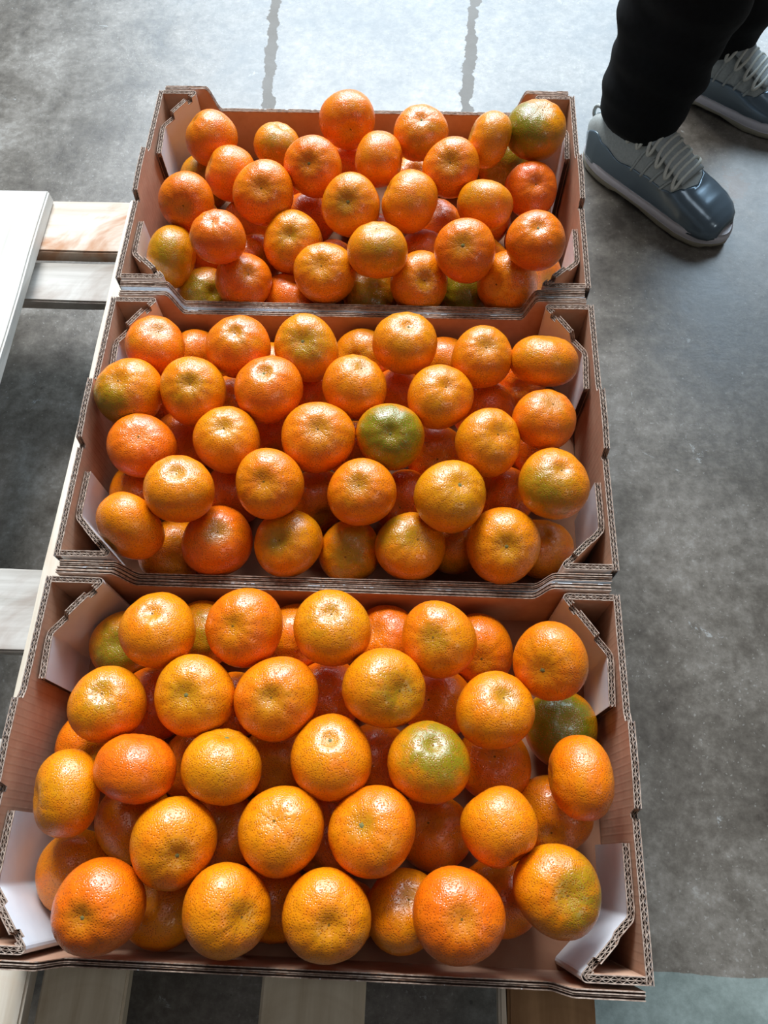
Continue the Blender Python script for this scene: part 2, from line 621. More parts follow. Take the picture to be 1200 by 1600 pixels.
def long_profile(w):
    a, b = 0.049, 0.063
    return [(0, 0), (a, 0)] + [(a + (b - a) * k / 6, -0.030 * (0.5 - 0.5 * math.cos(PI * k / 6))) for k in range(1, 7)] + \
           [(w - b, -0.030)] + [(w - b + (b - a) * k / 6, -0.030 * (0.5 + 0.5 * math.cos(PI * k / 6))) for k in range(1, 7)] + [(w, 0)]


def make_tray(loc, rz, label, seed):
    tr = empty('fruit_tray', (loc[0], loc[1], DECK_Z + 0.0003), rz)
    tag(tr, label, 'tray', 'cardboard trays of mandarins')
    dz = -(DECK_Z + 0.0003)     # rim height above the tray's own base
    W, D = TRAY_W / 2, TRAY_D
    zb = DECK_Z + 0.006
    sh = lambda o: setattr(o, 'location', (0, 0, dz)) or o
    # base board
    bm = bmesh.new()
    bmesh.ops.create_cube(bm, size=1)
    for v in bm.verts:
        v.co = Vector((v.co.x * (2 * W - 0.012), v.co.y * (D + 0.012) + D / 2, (v.co.z + 0.5) * 0.0052))
    bmesh.ops.bevel(bm, geom=list(bm.edges), offset=0.001, segments=1, affect='EDGES')
    mesh_obj('base', bm, KRAFT_BASE, tr)
    for sx in (-1, 1):
        # end wall, travelling from the near corner to the far one; print on the outside
        x = sx * (W - 0.00275)
        sh(double_wall('end_wall', [(x, 0.0), (x, D)], side_profile(seed), DECK_Z + 0.001, tr, ext=-sx * 1 if False else (-1 if sx > 0 else 1), seed=seed + sx))
        for k, (y0, sy) in enumerate(((0.0, 1), (D, -1))):
            r = random.Random(seed * 10 + k * 3 + sx)
            j = lambda a: r.uniform(-a, a)
            xi = W - 0.0058
            pe = 0.203 + j(0.003)
            yf = (0.044 if sy > 0 else 0.050) + j(0.003)
            yl = (0.094 if sy > 0 else 0.090) + j(0.005)
            pts = [(sx * xi, y0 + sy * 0.0029), (sx * pe, y0 + sy * 0.0029), (sx * (W - 0.0095), y0 + sy * yf), (sx * (W - 0.0092 - (0.0 if sy > 0 else 0.002)), y0 + sy * yl)]
            pth = Path(pts)
            L0 = xi - pe
            Ld = math.hypot(W - 0.0095 - pe, yf)
            a = L0 - 0.002
            lo = -0.011 + j(0.002)
            prof = [(0, -0.0003), (a, -0.0003), (a + 0.006, -0.001), (a + Ld * 0.14, -0.001), (a + Ld * 0.145, -0.0065), (a + Ld * 0.26, -0.0065),
                    (a + Ld * 0.265, -0.0005), (a + Ld * (0.62 + j(0.05)), -0.003), (a + Ld * (0.625 + 0.0501), lo), (a + Ld, lo - 0.001), (a + Ld + 0.004, lo), (pth.len, lo - 0.001)]
            prof.sort()
            e = 1 if (sx * sy) > 0 else -1
            sh(double_wall('corner_post', pts, prof, zb, tr, ext=e, seed=seed * 7 + k + 2 * sx))
    Wp = W - 0.0065
    for y0, sy in ((0.0, -1), (D, 1)):
        prof = long_profile(2 * Wp)
        for q, off in enumerate((0.0049, 0.0083)):
            pr = [(s, z - 0.0010 * q - 0.0006) for s, z in prof]
            y = y0 + sy * off
            ps = 0
            if q == 1:
                ps = -1 if sy < 0 else 1
            sh(sheet('long_wall', [(-Wp, y), (Wp, y)], pr, DECK_Z + 0.001, tr, print_side=ps, seed=seed + q * 5 + (sy > 0)))
    return tr


TRAYS = [((0.0, 0.0), 0.0, 'nearest cardboard tray of mandarins, large and fully in front, white corner flaps'),
         ((0.0016, 0.31), 0.0065, 'middle cardboard tray of mandarins, wedged between the near and far trays'),
         ((-0.0013, 0.6232), -0.0011, 'farthest cardboard tray of mandarins, beside the grey sneakers')]
for i, (xy, rz, lab) in enumerate(TRAYS):
    make_tray(xy, rz, lab, 3 + i)

# ------------------------------------------------------------------ mandarins
def fruit_mesh(idx):
    rnd = random.Random(100 + idx)
    nu, nv = 40, 26
    bm = bmesh.new()
    lob = [rnd.uniform(-1, 1) for _ in range(10)]
    ph = rnd.uniform(0, 6.28)
    k1, k2, k3 = (rnd.uniform(0, 6.28) for _ in range(3))
    tilt = rnd.uniform(-0.05, 0.05)
    nlob = rnd.choice((9, 10, 11))
    depth = rnd.uniform(0.10, 0.18)
    wid = rnd.uniform(0.22, 0.32)

    def P(u, th):
        # th: 0 at the blossom pole
        st, ct = math.sin(th), math.cos(th)
        r = 1.0
        r += 0.012 * math.cos(nlob * u + ph) * (math.exp(-((th - 0.75) / 0.42) ** 2) + 0.6 * math.exp(-((PI - th - 0.75) / 0.42) ** 2))
        r += 0.026 * math.sin(2 * u + k1) * st + 0.018 * math.sin(3 * u + k2) * st * st + 0.012 * math.sin(3 * th + k3)
        x, y = r * st * math.cos(u), r * st * math.sin(u)
        # flatter poles than a ball
        z = r * math.copysign(abs(ct) ** 0.86, ct)
        d = st
        z -= depth * math.exp(-(d / wid) ** 2) * (1 if ct > 0 else 0)
        z += depth * 0.7 * math.exp(-(d / (wid * 0.9)) ** 2) * (1 if ct < 0 else 0)
        z += tilt * x
        return (x, y, z)
    rings = []
    top = bm.verts.new(P(0, 0))
    for j in range(1, nv):
        th = PI * (j / nv)
        # denser rings near the poles
        th = PI * (0.5 - 0.5 * math.cos(PI * j / nv)) * 0.35 + th * 0.65
        rings.append([bm.verts.new(P(2 * PI * i / nu, th)) for i in range(nu)])
    bot = bm.verts.new(P(0, PI))
    for i in range(nu):
        bm.faces.new((top, rings[0][i], rings[0][(i + 1) % nu]))
        bm.faces.new((bot, rings[-1][(i + 1) % nu], rings[-1][i]))
    for a, b in zip(rings, rings[1:]):
        for i in range(nu):
            bm.faces.new((a[i], b[i], b[(i + 1) % nu], a[(i + 1) % nu]))
    me = bpy.data.meshes.new('mandarin')
    bm.normal_update()
    bm.to_mesh(me)
    bm.free()
    me.materials.append(PEEL)
    for p in me.polygons:
        p.use_smooth = True
    return me, P(0, 0)[2]


def button_mesh(kind, idx):
    """the dried calyx star, or the small corky blossom scar, sitting in the dimple"""
    rnd = random.Random(idx)
    bm = bmesh.new()
    n = 20 if kind else 12
    R = 0.085 if kind else 0.042
    c = bm.verts.new((0, 0, 0.022 if kind else 0.004))
    ring1, ring2, ring3 = [], [], []
    for i in range(n):
        a = 2 * PI * i / n
        f = (1.0 + 0.22 * math.cos(5 * a)) if kind else 1 + rnd.uniform(-0.15, 0.15)
        ring1.append(bm.verts.new((0.35 * R * math.cos(a), 0.35 * R * math.sin(a), 0.020 if kind else 0.006)))
        ring2.append(bm.verts.new((0.62 * R * f * math.cos(a), 0.62 * R * f * math.sin(a), 0.006 if kind else 0.010)))
        ring3.append(bm.verts.new((R * f * math.cos(a), R * f * math.sin(a), -0.004)))
    for i in range(n):
        k = (i + 1) % n
        bm.faces.new((c, ring1[i], ring1[k]))
        bm.faces.new((ring1[i], ring2[i], ring2[k], ring1[k]))
        bm.faces.new((ring2[i], ring3[i], ring3[k], ring2[k]))
    me = bpy.data.meshes.new('stem_button' if kind else 'blossom_scar')
    bm.normal_update()
    bm.to_mesh(me)
    bm.free()
    me.materials.append(CALYX if kind else SCAR)
    for p in me.polygons:
        p.use_smooth = True
    return me


FRUIT = [fruit_mesh(i) for i in range(14)]
BUTTON = [[button_mesh(0, i) for i in range(3)], [button_mesh(1, i) for i in range(3)]]
GROUPS = ('mandarins heaped in the front tray', 'mandarins heaped in the middle tray', 'mandarins heaped in the far tray')

# tray, layer, centre, equatorial and polar radius, axis, ripeness, green amount, green side, scar seen, label
FRUITS = [
    (0,2,-0.1423,0.2432,0.004,0.0321,0.0276,(-0.0,0.33,0.95),0.35,0,(0.3,-0.25,0.92),1,'bright orange mandarin, leftmost in the back row of the front tray'),
    (0,2,-0.0693,0.2481,0.004,0.0329,0.0283,(-0.19,-0.24,0.95),0.6,0.1,(-0.1,-0.27,0.96),1,'deep orange mandarin, second from left in the back row of the front tray'),
    (0,2,0.005,0.2497,0.004,0.0331,0.0285,(0.03,0.22,0.98),0.25,0.3,(0.07,0.19,0.98),1,'olive-tinged orange mandarin, third from left in the back row of the front tray'),
    (0,2,0.0949,0.2448,-0.0004,0.0322,0.0277,(-0.22,-0.2,0.95),0.45,0.18,(-0.14,-0.35,0.92),1,'bright orange mandarin, fourth from left in the back row of the front tray'),
    (0,2,0.1872,0.2286,0.004,0.0315,0.0271,(-0.42,-0.51,0.75),0.45,0.1,(-0.36,-0.51,0.78),1,'bright orange mandarin, rightmost in the back row of the front tray'),
    (0,2,-0.1739,0.1802,0.0032,0.0311,0.0268,(0.11,0.18,0.98),0.35,0.38,(0.13,0.13,0.98),1,'olive-tinged orange mandarin, leftmost in the second row of the front tray'),
    (0,2,-0.1034,0.1897,0.0025,0.0324,0.0279,(-0.05,-0.17,0.98),0.3,0,(0.25,-0.17,0.95),1,'yellowish orange mandarin, second from left in the second row of the front tray'),
    (0,2,-0.0363,0.1899,0.004,0.0337,0.029,(-0.02,-0.17,0.99),0.5,0,(0.16,-0.18,0.97),1,'deep orange mandarin, third from left in the second row of the front tray'),
    (0,2,0.0508,0.2007,0.0072,0.0333,0.0287,(0.53,-0.24,0.81),0.3,0.42,(0.47,-0.25,0.84),1,'olive-tinged orange mandarin, fourth from left in the second row of the front tray'),
    (0,2,0.1406,0.1868,0.004,0.0315,0.0271,(0.21,0.27,0.94),0.4,0,(-0.12,-0.17,0.98),1,'bright orange mandarin, rightmost in the second row of the front tray'),
    (0,2,-0.1951,0.1109,-0.0021,0.0331,0.0245,(-0.84,-0.17,0.52),0.3,0.2,(-0.15,0.12,0.98),0,'yellowish orange mandarin, leftmost in the third row of the front tray'),
    (0,2,-0.1395,0.1311,0.0098,0.0321,0.026,(0.11,0.97,0.23),0.8,0,(0.31,-0.09,0.95),0,'reddish orange mandarin, second from left in the third row of the front tray'),
    (0,2,-0.0737,0.1355,0.0051,0.0318,0.0273,(0.15,0.86,0.49),0.2,0.2,(0.19,0.21,0.96),1,'yellowish orange mandarin, third from left in the third row of the front tray'),
    (0,2,0.0115,0.1459,0.0026,0.0329,0.0283,(0.0,0.4,0.92),0.4,0,(0.08,-0.11,0.99),1,'bright orange mandarin, fourth from left in the third row of the front tray'),
    (0,2,0.0883,0.1453,0.004,0.0319,0.0274,(0.1,0.42,0.9),0.3,0.75,(0.3,0.42,0.86),1,'half green mandarin, fifth from left in the third row of the front tray'),
    (0,2,0.206,0.138,0.004,0.0325,0.0245,(-1.0,0.01,-0.04),0.55,0.05,(-1.0,-0.05,0.08),0,'deep orange mandarin, rightmost in the third row of the front tray'),
    (0,2,-0.104,0.0798,0.004,0.0329,0.0283,(0.4,-0.39,0.83),0.35,0,(0.26,-0.01,0.97),1,'bright orange mandarin, leftmost in the fourth row of the front tray'),
    (0,2,-0.0232,0.0911,0.004,0.0325,0.0279,(-0.08,0.21,0.97),0.35,0.1,(-0.16,-0.24,0.96),1,'bright orange mandarin, second from left in the fourth row of the front tray'),
    (0,2,0.0464,0.0934,0.0046,0.0328,0.0282,(-0.3,0.1,0.95),0.5,0,(0.03,-0.03,1.0),1,'deep orange mandarin, third from left in the fourth row of the front tray'),
    (0,2,0.142,0.0999,0.0064,0.0294,0.0277,(0.51,-0.84,0.2),0.45,0,(-0.12,-0.04,0.99),0,'bright orange mandarin, fourth from left in the fourth row of the front tray'),
    (0,2,0.1844,0.0584,0.0002,0.0321,0.0276,(0.14,-0.12,0.98),0.4,0.6,(0.68,-0.05,0.73),1,'green-blushed orange mandarin, rightmost in the fourth row of the front tray'),
    (0,2,-0.1524,0.0337,0.004,0.0332,0.0286,(-0.09,-0.24,0.97),0.75,0.08,(0.03,-0.15,0.99),1,'reddish orange mandarin, leftmost in the front row of the front tray'),
    (0,2,-0.0579,0.0355,0.004,0.0326,0.028,(0.63,-0.12,0.77),0.4,0.1,(0.48,-0.24,0.84),1,'bright orange mandarin, second from left in the front row of the front tray'),
    (0,2,0.0155,0.0352,0.004,0.0326,0.0281,(0.17,-0.2,0.96),0.38,0,(0.08,0.06,0.99),1,'bright orange mandarin, third from left in the front row of the front tray'),
    (0,1,0.0726,0.0388,-0.0349,0.0306,0.0264,(0.13,0.37,0.92),0.4,0.12,(0.08,0.26,0.96),1,'bright orange mandarin, fourth from left in the front row of the front tray'),
    (0,2,0.1108,0.0397,0.0124,0.0328,0.0282,(0.03,-0.05,1.0),0.72,0,(-0.07,0.06,1.0),1,'reddish orange mandarin, rightmost in the front row of the front tray'),
    (0,0,0.2064,0.1861,-0.064,0.0325,0.028,(0.12,0.04,0.99),0.2,0.95,(-0.19,-0.15,0.97),0,'shaded green lower mandarin, front tray, beneath back row fifth and row three sixth'),
    (0,0,-0.2002,0.0543,-0.0657,0.0325,0.028,(0.48,-0.55,0.68),0.4,0,(0.35,0.03,0.93),0,'shaded lower mandarin, front tray, beneath row three first and front row first'),
    (0,0,-0.1554,0.0955,-0.0579,0.0325,0.028,(0.65,0.28,0.71),0.4,0.2,(0.3,-0.03,0.95),0,'shaded lower mandarin, front tray, beneath row three second and row four first'),
    (0,0,-0.1905,0.2446,-0.0586,0.0325,0.028,(0.03,-0.21,0.98),0.3,0.75,(0.24,-0.51,0.82),0,'shaded green lower mandarin, front tray, beneath back row first and row two first'),
    (0,0,-0.2049,0.1542,-0.0654,0.0325,0.028,(0.33,-0.38,0.86),0.6,0,(0.36,-0.11,0.93),0,'shaded lower mandarin, front tray, beneath row two first and row three second'),
    (0,0,0.135,0.2535,-0.064,0.0325,0.028,(0.01,-0.54,0.84),0.6,0,(-0.1,-0.25,0.96),1,'shaded lower mandarin, front tray, beneath back row fourth and row two fifth'),
    (0,0,0.0492,0.2585,-0.0635,0.0325,0.028,(-0.43,0.12,0.9),0.75,0,(0.02,-0.25,0.97),0,'shaded lower mandarin, front tray, beneath back row fourth and row two fourth'),
    (0,0,0.0967,0.2037,-0.064,0.0325,0.028,(-0.33,-0.08,0.94),0.6,0,(-0.04,-0.18,0.98),1,'shaded lower mandarin, front tray, beneath fourth and fifth of row two'),
    (0,0,0.1466,0.153,-0.0639,0.0325,0.028,(-0.06,0.15,0.99),0.6,0,(-0.11,-0.11,0.99),1,'shaded lower mandarin, front tray, beneath row two fifth and row four fourth'),
    (0,0,0.1957,0.1141,-0.0642,0.0325,0.028,(-0.2,-0.63,0.75),0.45,0,(-0.18,-0.06,0.98),1,'shaded lower mandarin, front tray, beneath row three sixth and row four fourth'),
    (0,0,0.0954,0.0966,-0.064,0.0325,0.028,(-0.22,0.25,0.94),0.5,0,(-0.04,-0.03,1.0),1,'shaded lower mandarin, front tray, beneath third and fourth of row four'),
    (0,0,-0.1239,0.031,-0.0635,0.0325,0.028,(-0.34,0.29,0.9),0.35,0.1,(0.26,0.06,0.96),0,'shaded lower mandarin, front tray, beneath first and second of front row'),
    (0,0,-0.0348,0.0384,-0.064,0.0325,0.028,(0.04,-0.84,0.54),0.55,0,(0.14,0.05,0.99),0,'shaded lower mandarin, front tray, beneath second and third of front row'),
    (0,0,0.1495,0.0507,-0.064,0.0325,0.028,(-0.25,0.66,0.71),0.6,0,(-0.12,0.03,0.99),0,'shaded lower mandarin, front tray, beneath row four fifth and front row fifth'),
    (0,0,-0.0403,0.1479,-0.064,0.0325,0.028,(0.02,-0.48,0.88),0.3,0,(0.15,-0.1,0.98),0,'shaded lower mandarin, front tray, beneath third and fourth of row three'),
    (0,0,0.0461,0.1539,-0.064,0.0325,0.028,(0.89,-0.01,0.45),0.7,0,(0.03,-0.11,0.99),0,'shaded lower mandarin, front tray, beneath fourth and fifth of row three'),
    (0,0,-0.0016,0.2059,-0.063,0.0325,0.028,(-0.05,0.22,0.97),0.8,0,(0.09,-0.18,0.98),0,'shaded lower mandarin, front tray, beneath third and fourth of row two'),
    (0,0,-0.0358,0.2581,-0.0653,0.0325,0.028,(0.59,-0.54,0.6),0.5,0,(0.14,-0.25,0.96),0,'shaded lower mandarin, front tray, beneath second and third of back row'),
    (0,0,-0.1213,0.2581,-0.064,0.0325,0.028,(-0.54,-0.11,0.83),0.3,0.5,(0.25,-0.25,0.94),0,'shaded lower mandarin, front tray, beneath first and second of back row'),
    (0,0,-0.1559,0.1926,-0.0622,0.0325,0.028,(0.86,0.07,0.5),0.8,0,(0.3,-0.16,0.94),0,'shaded lower mandarin, front tray, beneath first and second of row two'),
    (0,0,-0.0807,0.0895,-0.064,0.0325,0.028,(0.01,0.16,0.99),0.5,0,(0.2,-0.02,0.98),0,'shaded lower mandarin, front tray, beneath first and second of row four'),
    (0,0,0.006,0.088,-0.064,0.0325,0.028,(-0.38,-0.75,0.54),0.7,0,(0.09,-0.02,1.0),0,'shaded lower mandarin, front tray, beneath second and third of row four'),
    (1,2,-0.1949,0.5385,-0.0026,0.0302,0.026,(0.38,0.14,0.91),0.6,0.1,(0.46,-0.14,0.88),1,'deep orange mandarin, leftmost in the back row of the middle tray'),
    (1,2,-0.1083,0.5353,0.004,0.0323,0.0277,(0.03,-0.05,1.0),0.55,0.1,(0.2,-0.31,0.93),1,'deep orange mandarin, second from left in the back row of the middle tray'),
    (1,2,-0.0409,0.5387,-0.0011,0.0337,0.029,(-0.03,-0.33,0.94),0.3,0.45,(0.03,-0.51,0.86),1,'green-blushed orange mandarin, third from left in the back row of the middle tray'),
    (1,2,0.058,0.544,0.004,0.033,0.0284,(0.13,0.11,0.99),0.3,0.15,(0.1,-0.11,0.99),1,'yellowish orange mandarin, fourth from left in the back row of the middle tray'),
    (1,2,0.1344,0.53,0.004,0.0309,0.0265,(0.08,-0.2,0.98),0.35,0,(-0.09,-0.58,0.81),1,'bright orange mandarin, fifth from left in the back row of the middle tray'),
    (1,2,0.1959,0.5273,0.004,0.0331,0.0251,(0.09,0.68,0.72),0.4,0.2,(-0.15,-0.09,0.98),0,'bright orange mandarin, rightmost in the back row of the middle tray'),
    (1,2,-0.2099,0.48,0.0018,0.0329,0.0283,(-0.11,-0.12,0.99),0.4,0.65,(-0.51,-0.76,0.4),1,'green-blushed orange mandarin, leftmost in the second row of the middle tray'),
    (1,2,-0.1465,0.4818,0.0041,0.0329,0.0283,(0.13,-0.3,0.95),0.35,0.25,(0.17,-0.45,0.88),1,'olive-tinged orange mandarin, second from left in the second row of the middle tray'),
    (1,2,-0.072,0.4834,0.0084,0.033,0.0284,(-0.05,0.07,1.0),0.6,0,(0.18,-0.54,0.82),1,'deep orange mandarin, third from left in the second row of the middle tray'),
    (1,2,0.011,0.4918,0.004,0.032,0.0275,(0.28,0.23,0.93),0.4,0,(0.07,-0.55,0.83),1,'bright orange mandarin, fourth from left in the second row of the middle tray'),
    (1,2,0.0932,0.4819,0.004,0.0317,0.0272,(0.21,-0.13,0.97),0.35,0.15,(-0.23,-0.69,0.69),1,'bright orange mandarin, fifth from left in the second row of the middle tray'),
    (1,2,0.1929,0.4606,0.004,0.0296,0.0255,(0.16,0.11,0.98),0.5,0,(-0.17,-0.51,0.84),1,'deep orange mandarin, rightmost in the second row of the middle tray'),
    (1,1,-0.1893,0.4235,-0.0038,0.0312,0.0268,(0.17,-0.12,0.98),0.75,0,(0.33,-0.45,0.83),1,'reddish orange mandarin, leftmost in the third row of the middle tray'),
    (1,2,-0.1066,0.4288,0.004,0.032,0.0275,(0.07,-0.06,1.0),0.35,0.08,(0.23,-0.48,0.85),1,'bright orange mandarin, second from left in the third row of the middle tray'),
    (1,2,-0.0209,0.4336,0.004,0.0338,0.0291,(0.1,-0.18,0.98),0.45,0,(0.12,-0.49,0.86),1,'bright orange mandarin, third from left in the third row of the middle tray'),
    (1,2,0.0473,0.4372,0.004,0.0318,0.0273,(0.02,-0.4,0.92),0.3,0.9,(0.02,-0.45,0.89),1,'half green mandarin, fourth from left in the third row of the middle tray'),
    (1,2,0.1386,0.4332,0.004,0.0317,0.0272,(0.3,-0.14,0.94),0.3,0,(-0.1,-0.49,0.87),1,'yellowish orange mandarin, rightmost in the third row of the middle tray'),
    (1,2,-0.1393,0.3683,0.0186,0.0311,0.0267,(0.1,0.22,0.97),0.4,0,(0.29,-0.41,0.86),1,'bright orange mandarin, leftmost in the fourth row of the middle tray'),
    (1,2,-0.0602,0.3797,0.0125,0.0316,0.0271,(-0.04,-0.37,0.93),0.48,0,(0.18,-0.43,0.88),1,'bright orange mandarin, second from left in the fourth row of the middle tray'),
    (1,2,0.0232,0.3781,0.004,0.0311,0.0267,(-0.06,-0.18,0.98),0.5,0,(0.06,-0.43,0.9),1,'deep orange mandarin, third from left in the fourth row of the middle tray'),
    (1,2,0.1039,0.3749,0.0082,0.0327,0.0281,(0.27,0.0,0.96),0.1,0.15,(-0.05,-0.43,0.9),1,'yellowish orange mandarin, fourth from left in the fourth row of the middle tray'),
    (1,2,0.1979,0.3923,0.004,0.0324,0.0279,(0.12,0.07,0.99),0.35,0.6,(-0.46,-0.57,0.68),1,'green-blushed orange mandarin, rightmost in the fourth row of the middle tray'),
    (1,2,-0.1863,0.3405,-0.0039,0.0325,0.0254,(-0.6,-0.79,0.11),0.42,0,(0.34,-0.36,0.87),0,'bright orange mandarin, leftmost in the front row of the middle tray'),
    (1,2,-0.1115,0.3393,-0.0306,0.0333,0.0287,(0.22,-0.03,0.98),0.7,0,(0.24,-0.36,0.9),1,'reddish orange mandarin, second from left in the front row of the middle tray'),
    (1,2,-0.0443,0.3387,-0.0285,0.0319,0.0274,(-0.21,-0.27,0.94),0.25,0.35,(-0.26,-0.27,0.93),1,'olive-tinged orange mandarin, third from left in the front row of the middle tray'),
    (1,1,0.0114,0.3398,-0.048,0.0309,0.0266,(-0.08,-0.55,0.83),0.3,0.55,(0.08,-0.45,0.89),1,'green-blushed orange mandarin, fourth from left in the front row of the middle tray'),
    (1,2,0.0691,0.3394,-0.0295,0.0326,0.028,(0.26,-0.08,0.96),0.3,0.5,(-0.52,0.31,0.79),1,'green-blushed orange mandarin, fifth from left in the front row of the middle tray'),
    (1,2,0.1543,0.3415,-0.0239,0.0347,0.0298,(-0.0,-0.41,0.91),0.3,0,(-0.12,-0.37,0.92),1,'yellowish orange mandarin, sixth from left in the front row of the middle tray'),
    (1,1,0.1967,0.3564,-0.0668,0.031,0.0267,(0.02,0.29,0.96),0.42,0,(-0.17,-0.37,0.91),0,'bright orange mandarin, rightmost in the front row of the middle tray'),
    (1,0,0.1127,0.3612,-0.0662,0.0325,0.028,(-0.28,0.37,0.89),0.3,0.3,(-0.06,-0.38,0.92),0,'shaded lower mandarin, middle tray, beneath fifth and sixth of front row'),
    (1,0,-0.1639,0.3411,-0.066,0.0325,0.028,(0.23,-0.65,0.73),0.35,0.2,(0.29,-0.34,0.89),0,'shaded lower mandarin, middle tray, beneath first and second of front row'),
    (1,0,-0.0273,0.4,-0.064,0.0325,0.028,(0.42,-0.81,0.4),0.5,0,(0.12,-0.42,0.9),0,'shaded lower mandarin, middle tray, beneath second and third of row four'),
    (1,0,-0.1105,0.4022,-0.064,0.0325,0.028,(-0.15,-0.94,0.32),0.7,0,(0.22,-0.41,0.88),0,'shaded lower mandarin, middle tray, beneath row four second and front row second'),
    (1,0,0.0622,0.4001,-0.064,0.0325,0.028,(-0.17,-0.58,0.8),0.9,0,(0.0,-0.42,0.91),1,'shaded lower mandarin, middle tray, beneath row four third and front row fifth'),
    (1,0,0.0929,0.455,-0.064,0.0325,0.028,(0.04,-0.6,0.8),0.55,0,(-0.03,-0.48,0.88),1,'shaded lower mandarin, middle tray, beneath row three fourth and row four fourth'),
    (1,0,0.1595,0.4076,-0.0598,0.0325,0.028,(-0.74,0.01,0.67),0.7,0,(-0.12,-0.43,0.9),0,'shaded lower mandarin, middle tray, beneath row four fifth and front row sixth'),
    (1,0,0.178,0.5476,-0.0662,0.0325,0.028,(0.07,-0.7,0.71),0.7,0,(-0.13,-0.55,0.82),0,'shaded lower mandarin, middle tray, beneath fifth and sixth of back row'),
    (1,0,0.1431,0.4994,-0.0509,0.0325,0.028,(0.2,-0.8,0.57),0.7,0,(-0.1,-0.52,0.85),0,'shaded lower mandarin, middle tray, beneath row two fifth and row three fifth'),
    (1,0,0.0118,0.5687,-0.058,0.0325,0.028,(-0.24,-0.54,0.81),0.3,0.2,(0.06,-0.58,0.81),0,'shaded lower mandarin, middle tray, beneath back row fourth and row two fourth'),
    (1,0,0.0992,0.5661,-0.064,0.0325,0.028,(-0.16,-0.84,0.52),0.5,0,(-0.04,-0.57,0.82),0,'shaded lower mandarin, middle tray, beneath back row fifth and row two fifth'),
    (1,0,-0.1696,0.5666,-0.064,0.0325,0.028,(0.51,-0.7,0.5),0.5,0,(0.27,-0.55,0.79),0,'shaded lower mandarin, middle tray, beneath back row second and row two second'),
    (1,0,-0.1245,0.509,-0.0643,0.0325,0.028,(-0.23,-0.67,0.71),0.45,0,(0.23,-0.51,0.83),0,'shaded lower mandarin, middle tray, beneath row two third and row three second'),
    (1,0,0.0519,0.5209,-0.0638,0.0325,0.028,(-0.24,-0.7,0.68),0.7,0,(0.02,-0.54,0.84),0,'shaded lower mandarin, middle tray, beneath row two fifth and row three fourth'),
    (1,0,-0.2019,0.4011,-0.0597,0.0325,0.028,(0.5,0.36,0.79),0.5,0,(0.33,-0.4,0.85),0,'shaded lower mandarin, middle tray, beneath row four first and front row first'),
    (1,0,-0.0749,0.4706,-0.0637,0.0325,0.028,(0.16,-0.91,0.39),0.7,0,(0.17,-0.49,0.86),0,'shaded lower mandarin, middle tray, beneath row three third and row four second'),
    (1,0,-0.1699,0.4633,-0.064,0.0325,0.028,(0.56,-0.53,0.64),0.8,0,(0.28,-0.47,0.84),0,'shaded lower mandarin, middle tray, beneath first and second of row three'),
    (1,0,0.0102,0.4569,-0.064,0.0325,0.028,(0.26,-0.67,0.7),0.6,0,(0.07,-0.48,0.88),0,'shaded lower mandarin, middle tray, beneath third and fourth of row three'),
    (1,0,-0.039,0.5249,-0.064,0.0325,0.028,(0.72,-0.48,0.51),0.6,0,(0.12,-0.54,0.83),0,'shaded lower mandarin, middle tray, beneath row two fourth and row three third'),
    (1,0,0.1899,0.4615,-0.066,0.0325,0.028,(-0.74,-0.67,0.05),0.8,0,(-0.15,-0.48,0.87),0,'shaded lower mandarin, middle tray, beneath row two sixth and row three fifth'),
    (2,2,-0.1791,0.8422,-0.0083,0.0304,0.0294,(-0.65,0.18,0.74),0.5,0,(0.24,-0.74,0.62),0,'deep orange mandarin, leftmost in the back row of the far tray'),
    (2,1,-0.1042,0.852,-0.026,0.0289,0.0249,(0.33,0.29,0.9),0.25,0.5,(0.16,-0.68,0.71),1,'green-blushed orange mandarin, second from left in the back row of the far tray'),
    (2,2,-0.0187,0.8604,0.004,0.0324,0.0279,(0.22,-0.94,0.27),0.5,0.1,(0.06,-0.25,0.97),1,'deep orange mandarin, third from left in the back row of the far tray'),
    (2,2,0.0671,0.84,0.004,0.0315,0.0271,(0.02,-0.23,0.97),0.45,0.5,(0.3,-0.92,0.25),1,'green-blushed orange mandarin, fourth from left in the back row of the far tray'),
    (2,2,0.1448,0.8211,0.0134,0.0299,0.0232,(-0.94,0.13,0.3),0.25,0,(-0.08,-0.77,0.64),0,'yellowish orange mandarin, fifth from left in the back row of the far tray'),
    (2,2,0.1996,0.8465,0.0053,0.0352,0.0302,(0.15,0.03,0.99),0.2,0.85,(-0.7,-0.32,0.64),1,'half green mandarin, rightmost in the back row of the far tray'),
    (2,2,-0.1513,0.7891,-0.012,0.031,0.0276,(-0.85,-0.02,0.52),0.5,0,(0.22,-0.72,0.65),0,'deep orange mandarin, leftmost in the second row of the far tray'),
    (2,2,-0.0526,0.7845,0.0038,0.033,0.0284,(-0.09,-0.64,0.77),0.6,0,(0.12,-0.74,0.66),1,'deep orange mandarin, second from left in the second row of the far tray'),
    (2,2,0.0208,0.797,0.004,0.0304,0.0269,(0.99,-0.15,0.02),0.45,0,(0.05,-0.75,0.66),0,'bright orange mandarin, third from left in the second row of the far tray'),
    (2,2,0.1025,0.7798,0.0094,0.0326,0.028,(-0.09,-0.57,0.81),0.5,0,(-0.04,-0.75,0.66),1,'deep orange mandarin, fourth from left in the second row of the far tray'),
    (2,1,0.1966,0.7871,-0.026,0.0307,0.0264,(0.12,-0.5,0.86),0.8,0,(-0.13,-0.73,0.67),1,'reddish orange mandarin, rightmost in the second row of the far tray'),
    (2,2,-0.19,0.7303,0.0014,0.0313,0.0269,(0.09,-0.82,0.57),0.6,0,(0.27,-0.69,0.67),1,'deep orange mandarin, leftmost in the third row of the far tray'),
